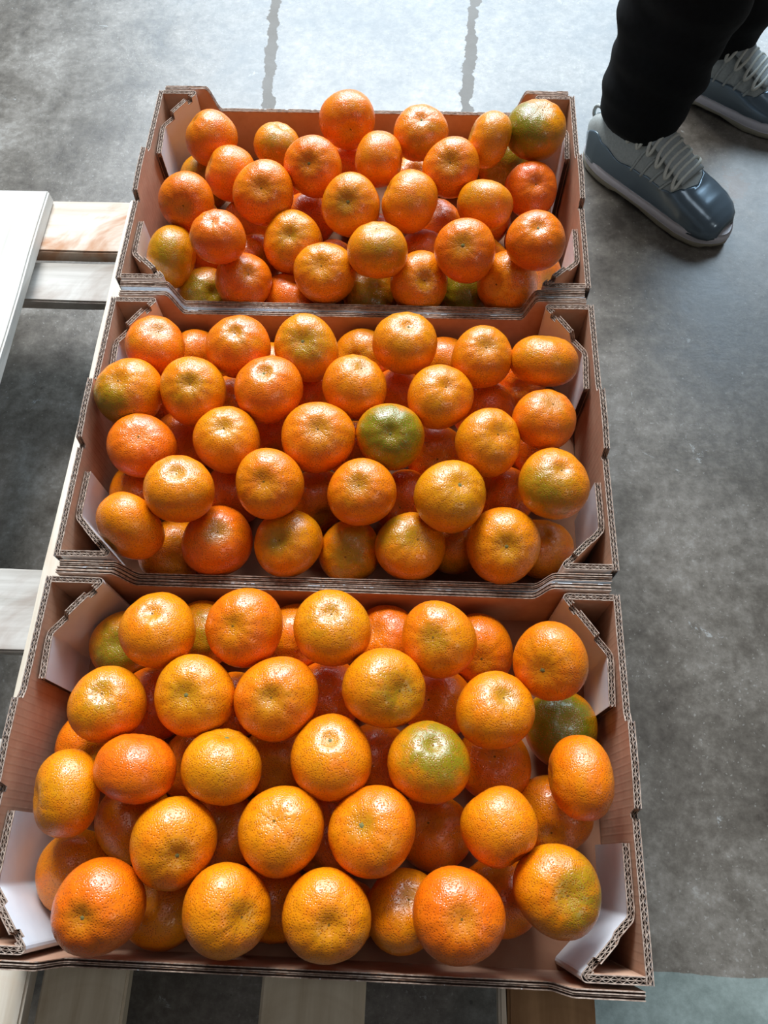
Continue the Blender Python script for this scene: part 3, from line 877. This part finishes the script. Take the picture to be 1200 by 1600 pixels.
    (2,2,-0.1062,0.7474,-0.0,0.0346,0.0298,(0.08,-0.58,0.81),0.5,0,(0.18,-0.71,0.67),1,'deep orange mandarin, second from left in the third row of the far tray'),
    (2,2,-0.0071,0.7273,0.004,0.0325,0.028,(-0.05,-0.61,0.79),0.35,0.3,(-0.12,-0.72,0.69),1,'olive-tinged orange mandarin, third from left in the third row of the far tray'),
    (2,2,0.0574,0.7335,0.004,0.032,0.0301,(-0.88,0.18,0.45),0.4,0.1,(0.0,-0.39,0.92),0,'bright orange mandarin, fourth from left in the third row of the far tray'),
    (2,2,0.1402,0.7308,0.004,0.0314,0.026,(-0.31,-0.76,-0.57),0.3,0.25,(-0.47,-0.4,0.79),0,'olive-tinged orange mandarin, rightmost in the third row of the far tray'),
    (2,2,-0.1431,0.6657,0.0174,0.0286,0.0246,(-0.06,-0.01,1.0),0.7,0,(0.24,-0.67,0.7),1,'reddish orange mandarin, leftmost in the fourth row of the far tray'),
    (2,2,-0.0725,0.7021,-0.0281,0.0341,0.0293,(-0.01,-0.44,0.9),0.3,0.3,(0.14,-0.52,0.84),1,'olive-tinged orange mandarin, second from left in the fourth row of the far tray'),
    (2,2,0.0256,0.659,0.0096,0.0317,0.0273,(-0.04,0.25,0.97),0.25,0.45,(0.14,-0.51,0.85),1,'green-blushed orange mandarin, third from left in the fourth row of the far tray'),
    (2,2,0.1178,0.6602,0.0099,0.0326,0.028,(-0.18,-0.5,0.85),0.6,0,(-0.06,-0.68,0.73),1,'deep orange mandarin, fourth from left in the fourth row of the far tray'),
    (2,2,0.1889,0.6608,0.0259,0.0308,0.0265,(-0.06,-0.21,0.98),0.6,0.08,(-0.14,-0.34,0.93),1,'deep orange mandarin, rightmost in the fourth row of the far tray'),
    (2,2,-0.2058,0.6767,-0.0256,0.0347,0.0263,(0.98,-0.05,-0.2),0.1,0.5,(0.19,-0.59,0.79),0,'green-blushed orange mandarin, leftmost in the front row of the far tray'),
    (2,2,-0.1237,0.6519,-0.0348,0.0319,0.0274,(0.41,-0.32,0.85),0.65,0,(0.21,-0.64,0.74),1,'deep orange mandarin, second from left in the front row of the far tray'),
    (2,2,-0.0321,0.6538,-0.0219,0.0338,0.029,(-0.07,-0.39,0.92),0.3,0.15,(-0.09,-0.66,0.74),1,'yellowish orange mandarin, third from left in the front row of the far tray'),
    (2,2,0.0706,0.653,-0.0323,0.0328,0.0282,(0.24,-0.55,0.8),0.4,0.1,(-0.3,-0.82,0.48),1,'bright orange mandarin, fourth from left in the front row of the far tray'),
    (2,2,0.1666,0.6543,-0.0308,0.0339,0.0292,(-0.55,-0.61,0.57),0.4,0.15,(-0.5,-0.65,0.58),1,'bright orange mandarin, rightmost in the front row of the far tray'),
    (2,0,-0.0639,0.7736,-0.064,0.0325,0.028,(0.27,-0.96,-0.07),0.65,0,(0.13,-0.7,0.7),0,'shaded lower mandarin, far tray, beneath row three third and row four second'),
    (2,0,0.0861,0.7709,-0.0661,0.0325,0.028,(0.0,0.02,1.0),0.6,0,(-0.02,-0.7,0.71),1,'shaded lower mandarin, far tray, beneath row three fourth and row four fourth'),
    (2,0,-0.1231,0.7068,-0.0658,0.0325,0.028,(0.6,-0.41,0.69),0.6,0,(0.2,-0.66,0.73),0,'shaded lower mandarin, far tray, beneath row four second and front row second'),
    (2,0,-0.1733,0.6546,-0.0658,0.0325,0.028,(0.52,-0.4,0.76),0.2,0.7,(0.25,-0.62,0.75),0,'shaded green lower mandarin, far tray, beneath first and second of front row'),
    (2,0,-0.0734,0.6543,-0.066,0.0325,0.028,(0.25,0.24,0.94),0.7,0,(0.15,-0.63,0.76),0,'shaded lower mandarin, far tray, beneath second and third of front row'),
    (2,0,0.0152,0.6608,-0.0646,0.0325,0.028,(0.33,-0.35,0.88),0.2,0.6,(0.06,-0.64,0.77),0,'shaded lower mandarin, far tray, beneath row four third and front row third'),
    (2,0,0.1187,0.6694,-0.0662,0.0325,0.028,(-0.83,-0.35,0.44),0.1,0.8,(-0.06,-0.65,0.76),0,'shaded green lower mandarin, far tray, beneath fourth and fifth of front row'),
    (2,0,0.202,0.6931,-0.0661,0.0325,0.028,(0.57,-0.64,0.51),0.45,0,(-0.14,-0.65,0.74),0,'shaded lower mandarin, far tray, beneath row four fifth and front row fifth'),
    (2,0,0.0596,0.8354,-0.064,0.0325,0.028,(0.13,-0.21,0.97),0.3,0,(0.01,-0.74,0.68),0,'shaded lower mandarin, far tray, beneath row two fourth and row three fourth'),
    (2,0,-0.1986,0.8332,-0.066,0.0325,0.028,(0.18,-0.86,0.48),0.1,0.6,(0.25,-0.71,0.66),0,'shaded lower mandarin, far tray, beneath row two first and row three first'),
    (2,0,0.1722,0.8673,-0.064,0.0325,0.028,(-0.28,-0.92,0.26),0.4,0.8,(-0.1,-0.75,0.66),0,'shaded green lower mandarin, far tray, beneath back row fifth and row two fifth'),
    (2,0,-0.1351,0.7674,-0.0661,0.0325,0.028,(-0.4,-0.85,0.34),0.2,0.2,(0.2,-0.69,0.7),0,'shaded lower mandarin, far tray, beneath row three second and row four first'),
    (2,0,0.0728,0.7109,-0.0581,0.0325,0.028,(-0.27,-0.92,0.27),0.6,0,(-0.01,-0.68,0.74),0,'shaded lower mandarin, far tray, beneath row four fourth and front row fourth'),
    (2,0,-0.0203,0.8607,-0.064,0.0325,0.028,(-0.24,-0.8,0.55),0.8,0,(0.08,-0.74,0.66),0,'shaded lower mandarin, far tray, beneath second and third of row two'),
    (2,0,0.1461,0.7825,-0.0661,0.0325,0.028,(-0.36,-0.66,0.66),0.8,0,(-0.08,-0.71,0.7),0,'shaded lower mandarin, far tray, beneath row three fifth and row four fourth'),
    (0,0,-0.116,0.142,-0.0675,0.0305,0.0268,(-0.57,0.07,0.5),0.69,0,(0,0,1),0,'shaded lower mandarin, front tray, beneath second and third of row three'),
    (0,0,-0.088,0.194,-0.0675,0.0305,0.0268,(-0.17,0.13,0.5),0.56,0,(0,0,1),0,'shaded lower mandarin, front tray, beneath second and third of row two'),
    (0,0,0.024,0.034,-0.0705,0.0275,0.0242,(0.2,0.69,0.5),0.49,0,(0,0,1),0,'shaded lower mandarin, front tray, beneath third and fourth of front row'),
    (1,0,-0.0904,0.5594,-0.0675,0.0305,0.0268,(-0.61,0.57,0.5),0.5,0,(0,0,1),0,'shaded lower mandarin, middle tray, beneath back row second and row two third'),
    (1,0,-0.1984,0.5147,-0.069,0.029,0.0255,(-0.26,0.36,0.5),0.54,0,(0,0,1),0,'shaded lower mandarin, middle tray, beneath first and second of row two'),
    (2,0,-0.0253,0.7052,-0.0675,0.0305,0.0268,(0.49,0.32,0.5),0.76,0,(0,0,1),0,'shaded lower mandarin, far tray, beneath row four second and front row third'),
    (2,0,-0.1853,0.7174,-0.0675,0.0305,0.0268,(-0.67,-0.28,0.5),0.77,0,(0,0,1),0,'shaded lower mandarin, far tray, beneath row four first and front row first'),
    (2,0,0.0187,0.7452,-0.0675,0.0305,0.0268,(0.39,-0.6,0.5),0.71,0,(0,0,1),0,'shaded lower mandarin, far tray, beneath row three third and row four third'),
    (2,0,-0.0093,0.8012,-0.0675,0.0305,0.0268,(0.16,-0.34,0.5),0.54,0,(0,0,1),0,'shaded lower mandarin, far tray, beneath row two third and row three third'),
    (2,0,-0.1373,0.8293,-0.0675,0.0305,0.0268,(-0.21,0.32,0.5),0.59,0,(0,0,1),0,'shaded lower mandarin, far tray, beneath row two first and row three second'),
    (2,0,0.1107,0.8691,-0.0675,0.0305,0.0268,(-0.26,0.58,0.5),0.59,0,(0,0,1),0,'shaded lower mandarin, far tray, beneath back row fifth and row two fourth'),
    (2,0,0.1467,0.721,-0.069,0.029,0.0255,(0.4,0.31,0.5),0.49,0,(0,0,1),0,'shaded lower mandarin, far tray, beneath row four fourth and front row fifth'),
    (2,0,-0.2013,0.7734,-0.069,0.029,0.0255,(-0.07,-0.25,0.5),0.38,0,(0,0,1),0,'shaded lower mandarin, far tray, beneath row three first and row four first'),
    (2,0,-0.0733,0.8333,-0.069,0.029,0.0255,(-0.48,-0.04,0.5),0.63,0,(0,0,1),0,'shaded lower mandarin, far tray, beneath row two second and row three second'),
    (2,0,0.1987,0.753,-0.0705,0.0275,0.0242,(-0.17,0.29,0.5),0.77,0,(0,0,1),0,'shaded lower mandarin, far tray, beneath row two fifth and row four fifth'),
]
for i, (t, lay, X, Y, Z, A, C, ax, hue, g, gd, sc, lab) in enumerate(FRUITS):
    rnd = random.Random(i * 13 + 5)
    me, ztop = FRUIT[i % len(FRUIT)]
    o = bpy.data.objects.new('mandarin', me)
    q = Vector(ax).normalized().to_track_quat('Z', 'Y')
    spin = rnd.uniform(0, 6.28)
    rot = q.to_matrix() @ Matrix.Rotation(spin, 3, 'Z')
    o.matrix_world = Matrix.LocRotScale(Vector((X, Y, Z)), rot.to_quaternion(), Vector((A, A * rnd.uniform(0.96, 1.02), C)))
    link(o)
    tag(o, lab, 'mandarin', GROUPS[t])
    gl = rot.transposed() @ Vector(gd)
    o['ripeness'] = float(hue)
    o['green_amount'] = float(g)
    o['green_x'], o['green_y'], o['green_z'] = float(gl.x), float(gl.y), float(gl.z)
    if sc:
        kind = 1 if rnd.random() < 0.3 else 0
        b = bpy.data.objects.new('stem_button' if kind else 'blossom_scar', BUTTON[kind][i % 3])
        b.location = (0, 0, ztop - 0.002)
        b.scale = (1, 1, 1)
        link(b, o)

# ------------------------------------------------------------------ person: black trousers and grey sneakers
FABRIC = mat_simple('black_jersey', (0.0035, 0.0038, 0.0045), 0.85, 120, 0.35, Specular_IOR_Level=0.2)
PATENT = NT('steel_blue_patent')
PATENT.set(Base_Color=lin(108, 124, 136), Roughness=0.22, Specular_IOR_Level=0.6, Metallic=0.45)
PATENT = PATENT.m
MESHGREY = mat_simple('grey_woven_upper', lin(172, 178, 176), 0.75, 300, 0.12)
TONGUE = mat_simple('grey_tongue', lin(158, 164, 164), 0.8, 200, 0.1)
LACE = mat_simple('pale_grey_lace', lin(206, 206, 196), 0.8, 500, 0.1)
MIDSOLE = mat_simple('white_midsole', lin(214, 210, 216), 0.45)
OUTSOLE = mat_simple('milky_outsole', lin(156, 148, 128), 0.4)
TAGM = mat_simple('dark_tongue_tag', lin(70, 76, 82), 0.7)

ST = [  # s, half width, top height, centre shift
    (0.00, 0.016, 0.066, 0.0), (0.03, 0.027, 0.084, 0.0), (0.10, 0.033, 0.094, 0.0), (0.22, 0.036, 0.100, 0.0),
    (0.34, 0.037, 0.104, 0.001), (0.44, 0.039, 0.098, 0.002), (0.55, 0.042, 0.082, 0.003), (0.66, 0.046, 0.067, 0.004),
    (0.76, 0.048, 0.060, 0.003), (0.85, 0.046, 0.056, 0.001), (0.92, 0.041, 0.051, -0.001), (0.97, 0.032, 0.045, -0.003), (1.0, 0.018, 0.036, -0.004)]
SL = 0.276


def interp(s):
    s = min(max(s, 0), 1)
    for a, b in zip(ST, ST[1:]):
        if s <= b[0] + 1e-9:
            t = (s - a[0]) / (b[0] - a[0])
            t = t * t * (3 - 2 * t) * 0.3 + t * 0.7
            return [a[k] + (b[k] - a[k]) * t for k in (1, 2, 3)]
    return list(ST[-1][1:])


def upper_pt(s, a, grow=0.0, zb=0.022):
    """a = 0 outer side .. pi inner side"""
    w, h, c = interp(s)
    w += grow
    h += grow
    ca, sa = math.cos(a), math.sin(a)
    y = c + w * math.copysign(abs(ca) ** 0.72, ca) * (1 + 0.05 * math.sin(a * 2))
    z = zb + (h - zb) * abs(sa) ** 0.86
    x = (s - 0.5) * (SL - 0.010)
    x += (-0.012 * sa * (1 - s / 0.1) if s < 0.1 else 0)
    return Vector((x, y * (1 if abs(ca) > 0 else 1), z))


def loft(bm, fn, ns, na, s0, s1, a0, a1, mi=0):
    """a0, a1 functions of s"""
    rows = []
    for i in range(ns + 1):
        s = s0 + (s1 - s0) * i / ns
        A0, A1 = a0(s), a1(s)
        rows.append([bm.verts.new(fn(s, A0 + (A1 - A0) * j / na)) for j in range(na + 1)])
    for r0, r1 in zip(rows, rows[1:]):
        for j in range(na):
            f = bm.faces.new((r0[j], r0[j + 1], r1[j + 1], r1[j]))
            f.material_index = mi
            f.smooth = True
    return rows


def tube(bm, pts, r, seg=7, closed=False):
    rows = []
    n = len(pts)
    for i, p in enumerate(pts):
        a = pts[(i - 1) % n] if closed or i > 0 else p
        b = pts[(i + 1) % n] if closed or i < n - 1 else p
        d = (b - a).normalized()
        u = d.cross(Vector((0.13, 0.2, 0.97))).normalized()
        w = d.cross(u)
        rows.append([bm.verts.new(p + (u * math.cos(2 * PI * k / seg) + w * math.sin(2 * PI * k / seg)) * r) for k in range(seg)])
    m = n if closed else n - 1
    for i in range(m):
        r0, r1 = rows[i], rows[(i + 1) % n]
        for k in range(seg):
            f = bm.faces.new((r0[k], r0[(k + 1) % seg], r1[(k + 1) % seg], r1[k]))
            f.smooth = True
    if not closed:
        bm.faces.new(rows[0][::-1])
        bm.faces.new(rows[-1])


def spline(pts, k=8):
    out = []
    n = len(pts)
    for i in range(n - 1):
        p0, p1, p2, p3 = pts[max(i - 1, 0)], pts[i], pts[i + 1], pts[min(i + 2, n - 1)]
        for j in range(k):
            t = j / k
            out.append(0.5 * ((2 * p1) + (p2 - p0) * t + (2 * p0 - 5 * p1 + 4 * p2 - p3) * t * t + (3 * p1 - p0 - 3 * p2 + p3) * t ** 3))
    out.append(pts[-1])
    return out


def make_sneaker(person, loc, heading, mirror):
    """parts hang from the person; local x runs from heel to toe"""
    root = bpy.data.objects.new('sneaker', None)
    link(root, person)
    root.location = Vector(loc) - PERSON_LOC
    root.rotation_euler = (0, 0, heading)
    root.scale = (1, -1 if mirror else 1, 1)
    # sole: white midsole over a milky outsole
    def outline(grow, N=56):
        pts = []
        for i in range(N):
            a = 2 * PI * i / N
            cx = math.cos(a)
            s = 0.5 + 0.5 * math.copysign(abs(cx) ** 0.75, cx)
            w, h, c = interp(0.02 + 0.96 * s)
            w = max(w, 0.024)
            env = (1 - abs(2 * s - 1) ** 5) ** 0.5 if abs(2 * s - 1) < 1 else 0
            y = c + (w + grow) * (1 if math.sin(a) >= 0 else -1) * env
            pts.append(((s - 0.5) * (SL + 2 * grow), y, s))
        return pts

    def slab(name, mat, grow0, grow1, z0, z1, wavy=0.0):
        bm = bmesh.new()
        lo, hi = outline(grow0), outline(grow1)
        f0 = lambda s: z0(s) if callable(z0) else z0
        f1 = lambda s: z1(s) if callable(z1) else z1
        R = [[bm.verts.new((x, y, f0(s))) for x, y, s in lo],
             [bm.verts.new((x * 1.0, y, f0(s) + (f1(s) - f0(s)) * 0.25)) for x, y, s in outline(max(grow0, grow1) + 0.0008)],
             [bm.verts.new((x, y, f0(s) + (f1(s) - f0(s)) * 0.8)) for x, y, s in outline(grow1 + 0.0006)],
             [bm.verts.new((x, y, f1(s))) for x, y, s in outline(grow1 - 0.002)]]
        n = len(lo)
        for a, b in zip(R, R[1:]):
            for i in range(n):
                f = bm.faces.new((a[i], a[(i + 1) % n], b[(i + 1) % n], b[i]))
                f.smooth = True
        for r, fl in ((R[0], True), (R[-1], False)):
            # strip fill across
            half = n // 2
            for i in range(half):
                a1, a2 = r[i], r[i + 1]
                b1, b2 = r[(n - i) % n], r[(n - i - 1) % n]
                vs = []
                for v in (a1, a2, b2, b1):
                    if v not in vs:
                        vs.append(v)
                if len(vs) > 2:
                    bm.faces.new(vs[::-1] if not fl else vs)
        return mesh_obj(name, bm, mat, root)
    mid_top = lambda s: 0.033 - 0.008 * math.sin(PI * min(1, s * 1.2)) - 0.006 * max(0, s - 0.6) / 0.4
    slab('midsole', MIDSOLE, 0.003, 0.004, 0.010, mid_top)
    tread = lambda s: 0.0 if (0.06 < s < 0.30 or 0.52 < s < 0.93) else 0.0045
    slab('outsole', OUTSOLE, 0.001, 0.0035, lambda s: tread(s) + 0.0012 * (int(s * 46) % 2 if s > 0.5 else 0), 0.0135)
    # upper
    bm = bmesh.new()
    loft(bm, lambda s, a: upper_pt(s, a), 44, 26, 0.0, 1.0, lambda s: 0.0, lambda s: PI)
    mesh_obj('upper', bm, MESHGREY, root)

    # patent mudguard: low band rising over the toe
    def ab(s):
        pts = [(0, 0.62), (0.06, 0.70), (0.14, 0.50), (0.28, 0.34), (0.42, 0.40), (0.50, 0.50), (0.58, 0.55), (0.64, 0.72), (0.70, 1.2), (0.725, PI / 2), (1.01, PI / 2)]
        for (a, va), (b, vb) in zip(pts, pts[1:]):
            if s <= b:
                t = (s - a) / (b - a)
                t = t * t * (3 - 2 * t)
                return va + (vb - va) * t
        return PI / 2
    bm = bmesh.new()
    g = 0.0016
    loft(bm, lambda s, a: upper_pt(s, a, g), 70, 12, 0.0, 1.0, lambda s: 0.0, ab)
    loft(bm, lambda s, a: upper_pt(s, a, g), 70, 12, 0.0, 1.0, lambda s: PI - ab(s), lambda s: PI)
    bmesh.ops.remove_doubles(bm, verts=bm.verts, dist=0.0001)
    o = mesh_obj('patent_guard', bm, PATENT, root)
    so = o.modifiers.new('thickness', 'SOLIDIFY')
    so.thickness = 0.0016
    so.offset = -1
    # eyestay ribs on both sides
    for k, s in enumerate((0.37, 0.44, 0.51, 0.58)):
        for side in (0, 1):
            bm = bmesh.new()
            a_lo, a_hi = ab(s) - 0.05, 1.02
            pts = []
            for j in range(9):
                a = a_lo + (a_hi - a_lo) * j / 8
                aa = a if side == 0 else PI - a
                pts.append(upper_pt(s + 0.035 * (j / 8), aa, 0.0008))
            tube(bm, pts, 0.0024, 6)
            mesh_obj('eyestay_rib', bm, MESHGREY, root)
    # tongue rising towards the ankle
    bm = bmesh.new()
    def tong(s, a):
        t = (0.68 - s) / 0.44
        p = upper_pt(s, PI / 2 + a * (0.42 + 0.05 * t), 0.004)
        p.z += 0.022 * max(0, t - 0.45) ** 1.3
        return p
    loft(bm, tong, 16, 8, 0.68, 0.24, lambda s: -1, lambda s: 1)
    o = mesh_obj('tongue', bm, TONGUE, root)
    so = o.modifiers.new('thickness', 'SOLIDIFY')
    so.thickness = 0.004
    bm = bmesh.new()
    def tg(s, a):
        p = tong(s, a)
        p.z += 0.0012
        return p
    loft(bm, tg, 4, 4, 0.43, 0.38, lambda s: -0.55, lambda s: 0.55)
    mesh_obj('tongue_label', bm, TAGM, root)
    # laces: flattened loops across the throat
    for k, s in enumerate((0.27, 0.34, 0.415, 0.49, 0.565, 0.635)):
        bm = bmesh.new()
        pts = []
        N = 28
        aw = 0.72 if k > 1 else 0.78
        for j in range(N):
            t = 2 * PI * j / N
            a = PI / 2 + aw * math.copysign(abs(math.cos(t)) ** 0.7, math.cos(t))
            ds = 0.019 * math.sin(t) * (1 if abs(math.cos(t)) < 0.97 else 0.8)
            tt = max(0, (0.72 - s) / 0.46 - 0.45) ** 1.3
            p = upper_pt(s + ds + 0.018 * math.cos(t), a, 0.0075)
            p.z += 0.016 * tt * (1 - abs(math.cos(t)) * 0.6)
            pts.append(p)
        tube(bm, pts, 0.0026, 7, closed=True)
        mesh_obj('lace', bm, LACE, root)
    # heel pull tab
    bm = bmesh.new()
    pts = [Vector((-SL / 2 + 0.004, 0, 0.062)), Vector((-SL / 2 - 0.006, 0, 0.074)), Vector((-SL / 2 - 0.004, 0, 0.088)), Vector((-SL / 2 + 0.008, 0, 0.090))]
    tube(bm, spline(pts), 0.003, 6)
    mesh_obj('heel_tab', bm, MESHGREY, root)
    return root


PERSON_LOC = Vector((0.55, 1.20, FLOOR_Z))
person = empty('person', PERSON_LOC)
tag(person, 'person standing beside the far tray in black trousers and grey sneakers', 'person')
SHOES = [((0.447, 1.072), math.radians(-44), False), ((0.602, 1.294), math.radians(-31), True)]
for (sx_, sy_), hd, mir in SHOES:
    make_sneaker(person, (sx_, sy_, FLOOR_Z), hd, mir)


def leg_rings(bm, pts, seed, seg=40):
    """pts: centre, radius along heading, radius across, heading; wrinkled cloth tube"""
    rnd = random.Random(seed)
    ph = [rnd.uniform(0, 6.28) for _ in range(6)]
    rows = []
    n = 60
    for i in range(n + 1):
        t = i / n * (len(pts) - 1)
        k = min(int(t), len(pts) - 2)
        f = t - k
        f = f * f * (3 - 2 * f)
        a, b = pts[k], pts[k + 1]
        c = Vector(a[0]).lerp(Vector(b[0]), f)
        r = a[1] + (b[1] - a[1]) * f
        amp = a[2] + (b[2] - a[2]) * f
        row = []
        for j in range(seg):
            th = 2 * PI * j / seg
            w = amp * (math.sin(c.z * 120 + 1.6 * math.sin(th + ph[0]) * 2 + ph[1]) * 0.6 + math.sin(c.z * 61 + 2 * th + ph[2]) * 0.7 + 0.5 * math.sin(3 * th + ph[3] + c.z * 40))
            row.append(bm.verts.new((c.x + (r + w) * math.cos(th), c.y + (r + w) * math.sin(th), c.z + (0.012 * math.sin(th * 1 + ph[4]) if i == 0 else 0))))
        rows.append(row)
    for a, b in zip(rows, rows[1:]):
        for j in range(seg):
            bm.faces.new((a[j], a[(j + 1) % seg], b[(j + 1) % seg], b[j])).smooth = True
    bm.faces.new(rows[0][::-1])
    bm.faces.new(rows[-1])


def leg(bm, ax, ay, hx, hy, seed):
    ox, oy, oz = PERSON_LOC
    P = lambda x, y, z: (x - ox, y - oy, z - oz)
    leg_rings(bm, [(P(ax + 0.004, ay, -0.214), 0.058, 0.002), (P(ax, ay, -0.19), 0.069, 0.004), (P(ax + 0.002, ay, -0.15), 0.070, 0.004), (P(ax + 0.004, ay, -0.10), 0.073, 0.004),
                   (P(ax + 0.012, ay, 0.0), 0.086, 0.004), (P(ax + 0.01, ay - 0.01, 0.17), 0.080, 0.003), (P((ax + hx) / 2, (ay + hy) / 2, 0.38), 0.090, 0.002), (P(hx, hy, 0.60), 0.10, 0.001)], seed)


bm = bmesh.new()
leg(bm, 0.408, 1.142, 0.53, 1.22, 1)
leg(bm, 0.556, 1.345, 0.64, 1.34, 2)
# seat and waist
ox, oy, oz = PERSON_LOC
rows = []
for z, rx, ry in ((0.50, 0.10, 0.08), (0.56, 0.165, 0.12), (0.64, 0.175, 0.125), (0.72, 0.160, 0.112), (0.78, 0.150, 0.105)):
    ang = math.radians(38)
    row = []
    for j in range(40):
        th = 2 * PI * j / 40
        x, y = rx * math.cos(th), ry * math.sin(th)
        row.append(bm.verts.new((0.58 + x * math.cos(ang) - y * math.sin(ang) - ox, 1.285 + x * math.sin(ang) + y * math.cos(ang) - oy, z - oz)))
    rows.append(row)
for a, b in zip(rows, rows[1:]):
    for j in range(40):
        bm.faces.new((a[j], a[(j + 1) % 40], b[(j + 1) % 40], b[j]))
bm.faces.new(rows[0][::-1])
bm.faces.new(rows[-1])
tro = mesh_obj('trousers', bm, FABRIC, person, smooth=True)
rm = tro.modifiers.new('one_cloth', 'REMESH')
rm.mode = 'VOXEL'
rm.voxel_size = 0.006
rm.use_smooth_shade = True
